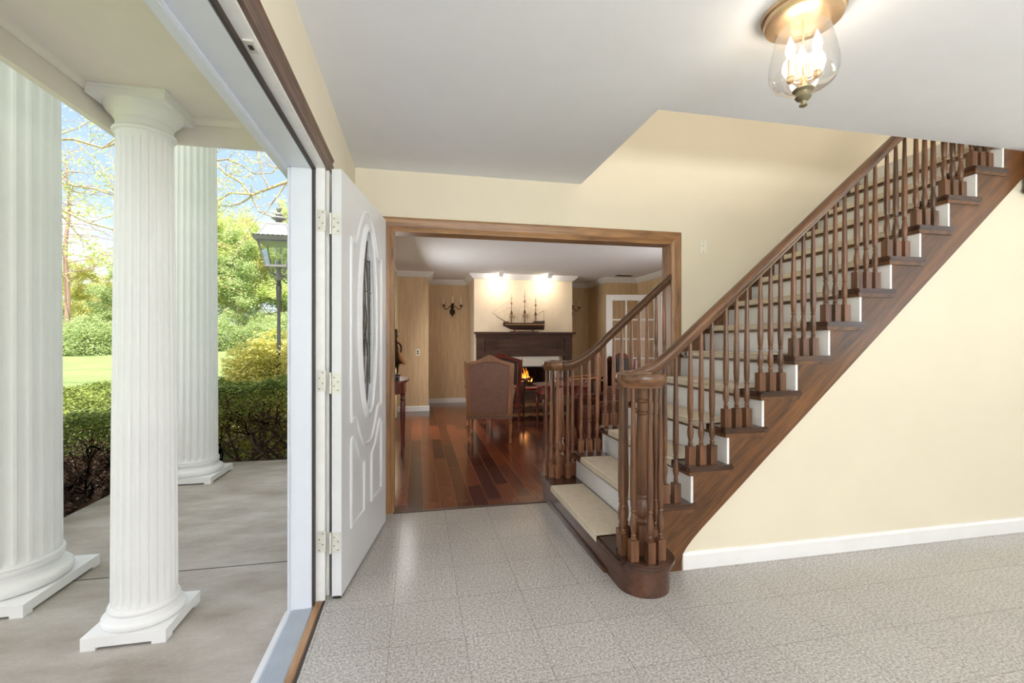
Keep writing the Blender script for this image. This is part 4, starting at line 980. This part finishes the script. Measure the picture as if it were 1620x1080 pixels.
# spotlights on the ceiling
for i, (x, lab) in enumerate(((1.41, 'left white spotlight aimed at the chimney breast'), (2.29, 'right white spotlight aimed at the chimney breast'))):
    sl = thing('ceiling_spotlight', lab, 'spotlight', (x, 7.70, H), group='spotlights above the mantel')
    obj('mount', lathe(bmn(), [(.05, H), (.05, H - .012), (.02, H - .02)], x, 7.70, 20), 'white_trim', sl, smooth=True)
    d = Vector((0, .42, -.20)).normalized(); c0 = Vector((x, 7.72, H - .05))
    can = obj('can', tube(bmn(), [c0 - d * .045, c0 + d * .05], .042, 20), 'white_trim', sl, smooth=True)
    obj('lens', tube(bmn(), [c0 + d * .049, c0 + d * .052], .034, 20), 'spot_glow', can)
    s_ = light('spot_beam', 'SPOT', tuple(c0 + d * .06), 12, (1, .88, .72), .03, aim=(0, .42, -.30)); s_.data.spot_size = R(150); s_.data.spot_blend = 1
# sconces
def sconce(x, lab):
    y = 9.15; z = 1.86; t_ = thing('wall_sconce', lab, 'wall sconce', (x, y, z), group='brass candle sconces in the alcoves')
    obj('backplate', lathe(bmn(), [(.002, -.16), (.010, -.13), (.012, -.12), (.045, -.09), (.052, -.055), (.045, -.02), (.02, 0), (.028, .03), (.032, .06), (.022, .09), (.028, .10), (.01, .12)], x, y - .05, 16, z), 'bronze', t_, smooth=True)
    obj('rosette', lathe(bmn(), [(.026, -.005), (.026, .005)], x, y - .012, 12, z), 'bronze', t_)
    for sx in (-1, 0, 1):
        a = [(x, y - .06, z + .04), (x + sx * .06, y - .09, z + .055), (x + sx * .09, y - .10, z + .01), (x + sx * .125, y - .10, z - .005), (x + sx * .165, y - .10, z + .03), (x + sx * .17, y - .10, z + .06)] if sx else [(x, y - .06, z + .03), (x, y - .12, z), (x, y - .16, z + .02), (x, y - .17, z + .08)]
        arm = obj('arm', tube(bmn(), smooth_pts(a, 4), .006, 6), 'bronze', t_, smooth=True)
        ex, ey, ez = a[-1]
        obj('cup', lathe(bmn(), [(.006, -.01), (.028, 0), (.022, .012), (.018, .03)], ex, ey, 12, ez), 'bronze', arm, smooth=True)
        obj('candle', lathe(bmn(), [(.010, 0), (.010, .09), (.004, .095), (.010, .11), (.009, .125), (.001, .15)], ex, ey, 10, ez + .03), 'candle_white', arm, smooth=True)
sconce(.672, 'bronze three candle sconce in the alcove left of the chimney'); sconce(3.14, 'bronze candle sconce half hidden right of the chimney breast')

# ship model on the mantel
sh = thing('model_ship', 'three masted wooden model ship on the mantel shelf', 'model ship', (1.9, 8.04, 1.39))
sy = 8.04; bm = bmn(); rings = []; secs = 18
for i in range(secs + 1):
    u_ = i / secs; x = 1.50 + .76 * u_
    wdt = .075 * (sin(pi * min(1, u_ * 1.25 + .02) / 2) ** .8) * (1 - .25 * max(0, u_ - .8) / .2); sheer = .012 * (2 * u_ - .9) ** 2
    kb = 1.432 + .07 * max(0, .2 - u_) ** 1 / .2 * (1 if u_ < .2 else 0); ztp = 1.555 + sheer + (.018 if u_ > .75 else 0)
    rg = []
    for a in (-1, -.98, -.85, -.55, -.15, 0, .15, .55, .85, .98, 1):
        s_ = abs(a); rg.append(bm.verts.new((x, sy + wdt * (1 if a > 0 else -1 if a < 0 else 0) * (min(1, s_ * 1.1) ** .5), kb + (ztp - kb) * (s_ ** 2.2))))
    rings.append(rg)
for a, b in zip(rings, rings[1:]):
    for i in range(len(a) - 1): bm.faces.new((a[i], a[i + 1], b[i + 1], b[i]))
    bm.faces.new((a[0], b[0], b[-1], a[-1]))
bm.faces.new(rings[0]); bm.faces.new(rings[-1][::-1])
obj('hull', bm, plain('hull_paint', srgb(48, 28, 18), .45, var=.3, vs=40), sh, smooth=True)
bm = bmn()
for sd in (-1, 1):
    pts = [(r_[1 if sd < 0 else -2].co) if False else None for r_ in []]
    ptz = []
    for i in range(1, secs + 1):
        u_ = i / secs; x = 1.50 + .76 * u_; wdt = .075 * (sin(pi * min(1, u_ * 1.25 + .02) / 2) ** .8) * (1 - .25 * max(0, u_ - .8) / .2); ptz.append((x, sy + sd * (wdt + .001), 1.525))
    tube(bm, ptz, .006, 4)
obj('gilt_stripe', bm, 'gilt_band', sh)
bm = bmn(); bx(bm, 2.07, 2.25, sy - .05, sy + .05, 1.56, 1.592); bx(bm, 1.52, 1.60, sy - .028, sy + .028, 1.55, 1.58); bx(bm, 2.245, 2.262, sy - .05, sy + .05, 1.50, 1.60); obj('stern_castle', bm, 'ship_wood', sh)
mast_spec = ((1.655, 2.08), (1.90, 2.14), (2.105, 2.04))
for mxp, mz in mast_spec:
    ms = obj('mast', tube(bmn(), [(mxp, sy, 1.55), (mxp, sy, 1.75), (mxp, sy, 1.9), (mxp, sy, mz)], [.008, .007, .005, .002], 8), 'ship_wood', sh, smooth=True)
    bm = bmn()
    for zf in (.30, .50, .68, .84):
        z = 1.55 + (mz - 1.55) * zf; hw = .11 * (1.15 - zf)
        tube(bm, [(mxp + hw * .45, sy - hw, z), (mxp, sy - .008, z), (mxp - hw * .45, sy + hw, z)], .0035, 5)
    obj('yard', bm, 'gilt_band', ms)
    obj('mast_top', lathe(bmn(), [(.012, -.02), (.026, 0), (.022, .008), (.010, .05)], mxp, sy, 10, 1.55 + (mz - 1.55) * .33), 'ship_wood', ms); bm = bmn(); lathe(bm, [(.008, -.01), (.016, 0), (.006, .03)], mxp, sy, 8, 1.55 + (mz - 1.55) * .66); obj('mast_top', bm, 'ship_wood', ms)
    bm = bmn()
    for sd in (-1, 1):
        for q in range(5): tube(bm, [(mxp - .05 + q * .025, sy + sd * .07, 1.56), (mxp, sy, 1.55 + (mz - 1.55) * .42)], .0011, 3)
        for q in range(1, 6):
            f_ = q / 7; tube(bm, [(mxp - .05 * (1 - f_), sy + sd * .07 * (1 - f_), 1.56 + (mz - 1.55) * .40 * f_), (mxp + .05 * (1 - f_), sy + sd * .07 * (1 - f_), 1.56 + (mz - 1.55) * .40 * f_)], .0009, 3)
    tube(bm, [(mxp, sy, mz - .04), (mxp - .16, sy, 1.60)], .0009, 3); tube(bm, [(mxp, sy, mz - .1), (mxp + .12, sy, 1.58)], .0009, 3)
    obj('rigging', bm, plain('rope_%d' % int(mxp * 100), srgb(120, 92, 64), .9), ms)
    if mxp < 2.1:
        bm = bmn(); zz_ = 1.55 + (mz - 1.55) * .27
        for sx in range(9):
            for _ in (0,): pass
        gr = [[bm.verts.new((mxp + .055 * (i / 8 - .5) * 2 * .5 + .02 * sin(pi * j / 5), sy - .11 * (i / 8 - .5) * 2, zz_ - .09 * j / 5 * (.5 + .5 * abs(i / 8 - .5) * 2))) for i in range(9)] for j in range(6)]
        for j in range(5):
            for i in range(8): bm.faces.new((gr[j][i], gr[j][i + 1], gr[j + 1][i + 1], gr[j + 1][i]))
        bmesh.ops.solidify(bm, geom=bm.faces[:], thickness=.003)
        obj('furled_sail', bm, 'sail_cloth', ms, smooth=True)
obj('bowsprit', tube(bmn(), [(1.56, sy, 1.565), (1.42, sy, 1.65), (1.305, sy, 1.735)], [.008, .006, .002], 8), 'ship_wood', sh, smooth=True)
bm = bmn(); tube(bm, [(1.40, sy - .05, 1.64), (1.40, sy + .05, 1.64)], .003, 5); tube(bm, [(1.305, sy, 1.735), (1.655, sy, 1.98)], .001, 3); tube(bm, [(1.36, sy, 1.695), (1.655, sy, 1.85)], .001, 3); obj('stay', bm, 'ship_wood', sh)
obj('boom', tube(bmn(), [(2.11, sy, 1.70), (2.25, sy, 1.78)], .0035, 5), 'ship_wood', sh)
obj('flagstaff', tube(bmn(), [(2.255, sy, 1.59), (2.262, sy, 1.78)], .003, 5), plain('red_cord', srgb(150, 60, 40), .8), sh)
bm = bmn(); bx(bm, 1.62, 2.15, sy - .03, sy + .03, 1.3905, 1.405); bx(bm, 1.70, 1.72, sy - .035, sy + .035, 1.405, 1.445); bx(bm, 2.04, 2.06, sy - .035, sy + .035, 1.405, 1.445); obj('stand', bm, 'mahogany', sh)

# ------------------------------------------------------------------ chairs
def armchair(name, label, loc, rz, leather='leather_brown', frame='chair_wood', group=None, s=1.0):
    """local: back plane at y=0, seat towards +y (facing +y), x across"""
    t_ = thing(name, label, 'armchair', loc, rz, group=group); w0, w1 = .270, .300; zb, zsh, zpk = .335, .955, 1.055
    # frame stiles
    for sx in (-1, 1):
        bm = bmn(); vs = []
        prism(bm, [(sx * w0, zb), (sx * (w0 - .055), zb), (sx * (w1 - .062), zsh), (sx * w1, zsh)], -.03, .035); obj('back_stile', bm, frame, t_, local=True, bevel=.005)
    pts_o = [(-w1 + .0, zsh)] + [(-w1 + 2 * w1 * i / 24, zsh + (zpk - zsh) * (max(0, sin(pi * i / 24)) ** 1.1 * .55 + .45 * math.exp(-((i - 12) / 3.6) ** 2))) for i in range(1, 24)] + [(w1, zsh)]
    pts_i = [(w1 - .06, zsh - .03)] + [(w1 - .06 - 2 * (w1 - .06) * i / 24, zsh - .03 + .055 * sin(pi * i / 24)) for i in range(1, 24)] + [(-w1 + .06, zsh - .03)]
    bm = prism(bmn(), pts_o + [(w1, zsh - .03)] + pts_i + [(-w1, zsh - .03)], -.032, .037); obj('crest_rail', bm, frame, t_, local=True, bevel=.003)
    pl = [(-w0 + .05, zb + .02), (w0 - .05, zb + .02), (w1 - .058, zsh - .03)] + pts_i[1:-1] + [(-w1 + .058, zsh - .03)]
    bm = prism(bmn(), pl, -.024, .05); obj('back_panel', bm, leather, t_, local=True, bevel=.004)
    bm = bmn(); q = [(a * .985, -.026, zb + (b - zb) * .985 + .006) for a, b in pl]; tube(bm, q + [q[0]], .0045, 5); obj('welt', bm, leather, t_, local=True, smooth=True)
    bm = bmn(); bx(bm, -w0 - .005, w0 + .005, -.03, .03, zb - .045, zb)
    for i in range(11): lathe(bm, [(.006, -.001), (.006, .0)], -.2 + i * .04, -.031, 6, zb - .022)
    obj('seat_rail', bm, plain('worn_rail' + str(random.random())[2:6], srgb(136, 96, 78), .4) if frame == 'chair_wood' else frame, t_, local=True, bevel=.003)
    bm = bmn(); bx(bm, -w0, w0, .0, .58, zb - .04, zb + .03); obj('seat_frame', bm, frame, t_, local=True, bevel=.004)
    bm = bmn(); bx(bm, -w0 + .01, w0 - .01, .04, .56, zb + .02, zb + .13); obj('seat_cushion', bm, leather, t_, local=True, bevel=.03)
    for sx in (-1, 1):
        bm = tube(bmn(), smooth_pts([(sx * (w0 + .01), .02, .68), (sx * (w0 + .03), .2, .66), (sx * (w0 + .04), .4, .64), (sx * (w0 + .03), .46, .60)], 4), .020, 8); arm = obj('arm', bm, frame, t_, local=True, smooth=True)
        bm = tube(bmn(), smooth_pts([(sx * (w0 + .03), .44, .62), (sx * (w0 + .01), .40, .5), (sx * (w0 - .01), .46, .36)], 4), .016, 8); obj('arm_support', bm, frame, arm, local=True, smooth=True)
        obj('side_panel', bx(bmn(), sx * w0 - .012, sx * w0 + .012, .03, .42, zb, .62), leather, arm, local=True)
        for yy in (0, .54):
            pr = [(.012, 0), (.016, .008), (.016, .03), (.010, .045), (.016, .052), (.010, .062), (.014, .08), (.021, .20), (.020, .225), (.012, .235), (.022, .245), (.022, .255), (.013, .262), (.017, .292)]
            obj('leg', lathe(bmn(), pr, sx * (w0 - .02), yy, 14), frame, t_, local=True, smooth=True)
    if True:
        bm = bmn()
        for sx in (-1, 1): tube(bm, [(sx * (w1 - .01), 0, zsh - .01), (sx * (w1 - .005), 0, zsh + .03)], [.008, .003], 6)
        obj('finial', bm, 'bronze', t_, local=True)
    return t_
a_ = math.atan2(-.107, .539)
armchair('armchair', 'brown leather high back armchair seen from behind in the living room', (.842, 5.40, 0), a_, group=None)
armchair('armchair', 'dark leather armchair mostly hidden behind the front brown chair', (1.18, 6.42, 0), a_ + pi * .0 - .15, 'leather_dark', 'mahogany')
armchair('armchair', 'brown armchair with rounded crest seen between the far balusters', (2.73, 6.62, 0), R(70), 'leather_brown')
armchair('armchair', 'black leather chair beside the French door behind the railing', (2.95, 6.25, 0), R(110), 'leather_dark', 'mahogany')
# tea table
tt = thing('tea_table', 'red mahogany table with turned legs behind the far balusters', 'table', (1.95, 6.1, 0))
def oval(cx, cy, rx, ry, k=40, n_=2.6): return [(cx + rx * (abs(cos(2 * pi * i / k)) ** (2 / n_)) * (1 if cos(2 * pi * i / k) >= 0 else -1), cy + ry * (abs(sin(2 * pi * i / k)) ** (2 / n_)) * (1 if sin(2 * pi * i / k) >= 0 else -1)) for i in range(k)]
obj('table_top', prism(bmn(), oval(1.97, 6.1, .40, .33), .605, .63, 'z'), 'mahogany', tt, bevel=.006)
obj('apron', prism(bmn(), oval(1.97, 6.1, .33, .27), .50, .605, 'z'), 'mahogany', tt)
for dx, dy in ((-.30, -.18), (.30, -.18), (-.30, .18), (.30, .18)):
    obj('leg', lathe(bmn(), [(.010, 0), (.014, .02), (.010, .04), (.020, .3), (.026, .42), (.014, .44), (.026, .455), (.026, .47), (.016, .48), (.024, .51)], 1.97 + dx, 6.1 + dy, 14), 'mahogany', tt, smooth=True)
# low scalloped stand before the fire
ls = thing('low_stand', 'low dark stand with scalloped shelves before the fireplace', 'shelf stand', (1.85, 7.2, 0))
def scallop(z, lab):
    prof = [(1.45, z + .03), (2.35, z + .03)] + [(2.35 - .9 * i / 30, z - .022 * abs(sin(i * .62)) - .004) for i in range(31)]
    return prof
for z in (.06, .215, .42):
    shf = obj('shelf', bx(bmn(), 1.45, 2.35, 7.0, 7.40, z + .012, z + .03), 'mantel_wood', ls)
    if z < .4: obj('scalloped_edge', prism(bmn(), scallop(z, 0), 6.985, 7.0), plain('pale_edge%d' % int(z * 1000), srgb(176, 132, 92), .5), shf)
for dx in (1.46, 2.32):
    for dy in (7.01, 7.37): obj('post', bx(bmn(), dx, dx + .022, dy, dy + .022, 0, .435), 'mantel_wood', ls)
tag(obj('glass_tray', lathe(bmn(), [(.09, 0), (.10, .006), (.11, .02), (.105, .02), (.09, .008)], 1.78, 7.12, 24, .4505), plain('ruby_glass', srgb(150, 30, 24), .1)), 'small ruby glass dish on the low stand', 'dish')
# leather bench behind the balusters
cb = thing('leather_club_chair', 'low brown leather club chair behind the far staircase balusters', 'armchair', (2.05, 5.0, 0))
obj('seat', bx(bmn(), 1.92, 2.42, 4.78, 5.35, .12, .44), 'leather_russet', cb, bevel=.04)
obj('backrest', bx(bmn(), 2.27, 2.50, 4.72, 5.41, .10, .66), 'leather_russet', cb, bevel=.05)
for y in (4.62, 5.34): obj('arm', bx(bmn(), 1.90, 2.46, y, y + .17, .10, .56), 'leather_russet', cb, bevel=.05)
for x in (1.96, 2.40):
    for y in (4.68, 5.42): obj('foot', lathe(bmn(), [(.018, 0), (.026, .11)], x, y, 10), 'mahogany', cb)
# console table by the left wall
ct = thing('console_table', 'mahogany console table with rounded top against the left wall', 'console table', (-.27, 5.3, 0))
obj('table_top', prism(bmn(), [(-.425, 4.86)] + [(-.425 + .335 * sin(R(a)) ** .6, 5.30 - .44 * cos(R(a))) for a in range(10, 171, 10)] + [(-.425, 5.74)], .775, .80, 'z'), 'mahogany', ct, bevel=.005)
obj('apron', prism(bmn(), [(-.415, 4.92)] + [(-.415 + .285 * sin(R(a)) ** .6, 5.30 - .38 * cos(R(a))) for a in range(10, 171, 10)] + [(-.415, 5.68)], .655, .775, 'z'), 'mahogany', ct)
for x, y in ((-.165, 5.02), (-.165, 5.56), (-.395, 4.96), (-.395, 5.64)):
    obj('leg', lathe(bmn(), [(.012, 0), (.016, .02), (.011, .05), (.018, .35), (.021, .56), (.014, .58), (.022, .60), (.015, .62), (.022, .66)], x, y, 12), 'mahogany', ct, smooth=True)
tag(obj('black_box', bx(bmn(), -.40, -.20, 5.02, 5.30, .8005, .84), 'black_metal', bevel=.004), 'flat black box under the bronze figure on the console', 'box')
stt = thing('bronze_statuette', 'tall bronze figure with raised arms on the console table', 'statuette', (-.24, 5.16, .84))
bm = bmn(); X, Y = -.235, 5.16
tube(bm, smooth_pts([(X, Y, .94), (X + .01, Y, 1.02), (X, Y, 1.10), (X - .005, Y, 1.17), (X, Y, 1.22), (X, Y, 1.25)], 4), [.030, .032, .034, .038, .040, .036, .034, .036, .038, .038, .036, .032, .028, .024, .020, .018, .018, .016, .014, .014, .012], 10)
lathe(bm, [(.004, 1.25), (.018, 1.262), (.022, 1.28), (.018, 1.30), (.004, 1.312)], X, Y, 12)
obj('figure', bm, 'bronze', stt, smooth=True)
bm = bmn(); lathe(bm, [(.05, 0), (.018, .012), (.016, .04), (.004, .06)], X, Y, 12, 1.30); obj('hat', bm, 'bronze', stt, smooth=True)
bm = bmn(); tube(bm, smooth_pts([(X, Y, 1.22), (X + .05, Y - .03, 1.18), (X + .055, Y - .05, 1.11), (X + .02, Y - .05, 1.08)], 4), .010, 7); tube(bm, smooth_pts([(X, Y, 1.22), (X - .05, Y - .02, 1.25), (X - .06, Y - .02, 1.32)], 4), .010, 7); obj('arm', bm, 'bronze', stt, smooth=True)
bm = bmn()
for i in range(7): a = i * .9; tube(bm, smooth_pts([(X, Y, 1.06), (X + .04 * cos(a), Y + .04 * sin(a), 1.02), (X + .06 * cos(a), Y + .06 * sin(a), .97)], 3), [.012] * 3 + [.014] * 3 + [.004], 6)
obj('skirt', bm, 'bronze', stt, smooth=True)
bm = bmn()
for s_ in (-1, 1): tube(bm, [(X + s_ * .012, Y, .97), (X + s_ * .016, Y, .90), (X + s_ * .012, Y, .86)], [.016, .012, .010], 8)
lathe(bm, [(.05, .8405), (.05, .852), (.04, .862)], X, Y, 16); obj('legs', bm, 'bronze', stt, smooth=True)
obj('instrument', tube(bmn(), [(X + .03, Y - .06, 1.12), (X + .06, Y - .06, 1.03), (X + .10, Y - .06, .97)], [.008, .024, .018], 8), 'chair_wood', stt, smooth=True)
# curtain on the left window
wn = thing('window_1', 'living room window behind the curtain on the left wall', 'window', (-.5, 6.6, 1.3), kind='structure')
bm = bmn(); bx(bm, -.55, -.50, 5.9, 5.95, .5, 2.1); bx(bm, -.55, -.50, 7.25, 7.3, .5, 2.1); bx(bm, -.55, -.50, 5.9, 7.3, .5, .55); bx(bm, -.55, -.50, 5.9, 7.3, 2.05, 2.1); bx(bm, -.54, -.51, 6.58, 6.62, .5, 2.1); bx(bm, -.54, -.51, 5.9, 7.3, 1.28, 1.32); obj('window_frame', bm, 'white_trim', wn)
obj('pane', bx(bmn(), -.527, -.523, 5.95, 7.25, .55, 2.05), 'clear_glass', wn)
cu = thing('curtain', 'cream floor length curtain with gold swag on the left wall', 'curtain', (-.38, 7.4, 0))
def drape(y0, y1, z0, z1, amp, k=7):
    bm = bmn(); n_ = k * 8; a, b = [], []
    for i in range(n_ + 1):
        u_ = i / n_; y = y0 + (y1 - y0) * u_; a.append((y, .04 + amp * (1 + sin(u_ * k * 2 * pi)) / 2))
    A = [bm.verts.new((-.43 + d, y, z0)) for y, d in a]; B = [bm.verts.new((-.43 + d, y, z1)) for y, d in a]
    for i in range(n_): bm.faces.new((A[i], A[i + 1], B[i + 1], B[i]))
    bmesh.ops.solidify(bm, geom=bm.faces[:], thickness=.006); return bm
obj('panel', drape(7.12, 7.65, .06, 2.28, .075), 'curtain_cloth', cu, smooth=True, auto=60)
obj('panel', drape(5.72, 6.05, .06, 2.28, .045, 5), 'curtain_cloth', cu, smooth=True, auto=60)
obj('rod', tube(bmn(), [(-.36, 5.6, 2.28), (-.36, 7.72, 2.28)], .014, 10), 'gold_leaf', cu, smooth=True)
bm = bmn()
for i in range(6):
    a = i * 1.1; tube(bm, smooth_pts([(-.36, 5.6, 2.28), (-.36 + .06 * cos(a), 5.55, 2.28 + .06 * sin(a)), (-.34 + .09 * cos(a + .4), 5.56, 2.28 + .09 * sin(a + .4))], 3), [.014, .014, .014, .012, .01, .008, .003], 6)
obj('finial', bm, 'gold_leaf', cu, smooth=True)
# French door leaf
P0, P1 = Vector((4.172, 7.315, 0)), Vector((3.245, 7.50, 0)); fa = atan2((P1 - P0).y, (P1 - P0).x)
fd = thing('door_2', 'open white French door with glass panes in the living room', 'door', (P0.x, P0.y, .01), kind='structure'); fd.rotation_euler = (0, 0, fa); fw = (P1 - P0).length
bm = bmn(); bx(bm, 0, .105, -.02, .02, 0, 2.03); bx(bm, fw - .105, fw, -.02, .02, 0, 2.03); bx(bm, .105, fw - .105, -.02, .02, 0, .24); bx(bm, .105, fw - .105, -.02, .02, 1.93, 2.03)
obj('door_frame', bm, 'white_trim', fd, local=True)
bm = bmn(); gw = (fw - .21) / 3
for i in (1, 2): bx(bm, .105 + gw * i - .011, .105 + gw * i + .011, -.014, .014, .24, 1.93)
for j in range(1, 5): bx(bm, .105, fw - .105, -.014, .014, .24 + 1.69 / 5 * j - .011, .24 + 1.69 / 5 * j + .011)
obj('muntin', bm, 'white_trim', fd, local=True)
obj('pane', bx(bmn(), .10, fw - .10, -.002, .002, .235, 1.935), 'clear_glass', fd, local=True)
for s_ in (-1, 1): obj('door_knob', xf(lathe(bmn(), [(.024, 0), (.026, .006), (.010, .012), (.010, .03), (.024, .04), (.028, .055), (.020, .068), (.004, .072)], 0, 0, 16), Matrix.Translation((fw - .055, s_ * .02, .93)) @ Matrix.Rotation(R(-90 * s_), 4, 'X')), 'bronze', fd, local=True, smooth=True)
bm = bmn(); bx(bm, 4.165, 4.18, 7.3, 7.385, 0, 2.13); bx(bm, 4.165, 4.18, 6.315, 6.4, 0, 2.13); bx(bm, 4.165, 4.18, 6.4, 7.3, 2.045, 2.13); bx(bm, 4.18, 4.31, 7.29, 7.3, 0, 2.05); bx(bm, 4.18, 4.31, 6.4, 6.41, 0, 2.05)
struct('trim_6', bm, 'white_trim', 'white casing around the French doorway', 'door casing')
# bookcase in the study
bk = thing('bookcase', 'warm wood bookcase in the room beyond the French door', 'bookcase', (5.35, 9.1, 0))
bm = bmn(); bx(bm, 4.75, 4.78, 8.9, 9.25, 0, 1.8); bx(bm, 6.0, 6.03, 8.9, 9.25, 0, 1.8); bx(bm, 4.75, 6.03, 9.23, 9.25, 0, 1.8); bx(bm, 4.73, 6.05, 8.88, 9.26, 1.8, 1.84); obj('carcase', bm, 'bookcase_wood', bk)
for z in (.05, .42, .79, 1.16, 1.5): obj('shelf', bx(bmn(), 4.78, 6.0, 8.91, 9.23, z, z + .022), 'bookcase_wood', bk)
for z, nm in ((1.182, 'upper'), (.812, 'middle')):
    for i, (mn, cn) in enumerate((('book_red', 'red'), ('book_tan', 'tan'), ('book_green', 'green'))):
        x = 5.34 + i * .06; o = obj('book', bx(bmn(), x, x + .056, 8.95, 9.12, z + .0005, z + (.22, .27, .24)[i]), mn)
        tag(o, '%s book on the %s shelf of the bookcase beyond the French door' % (cn, nm), 'book', 'books on the bookcase shelves')
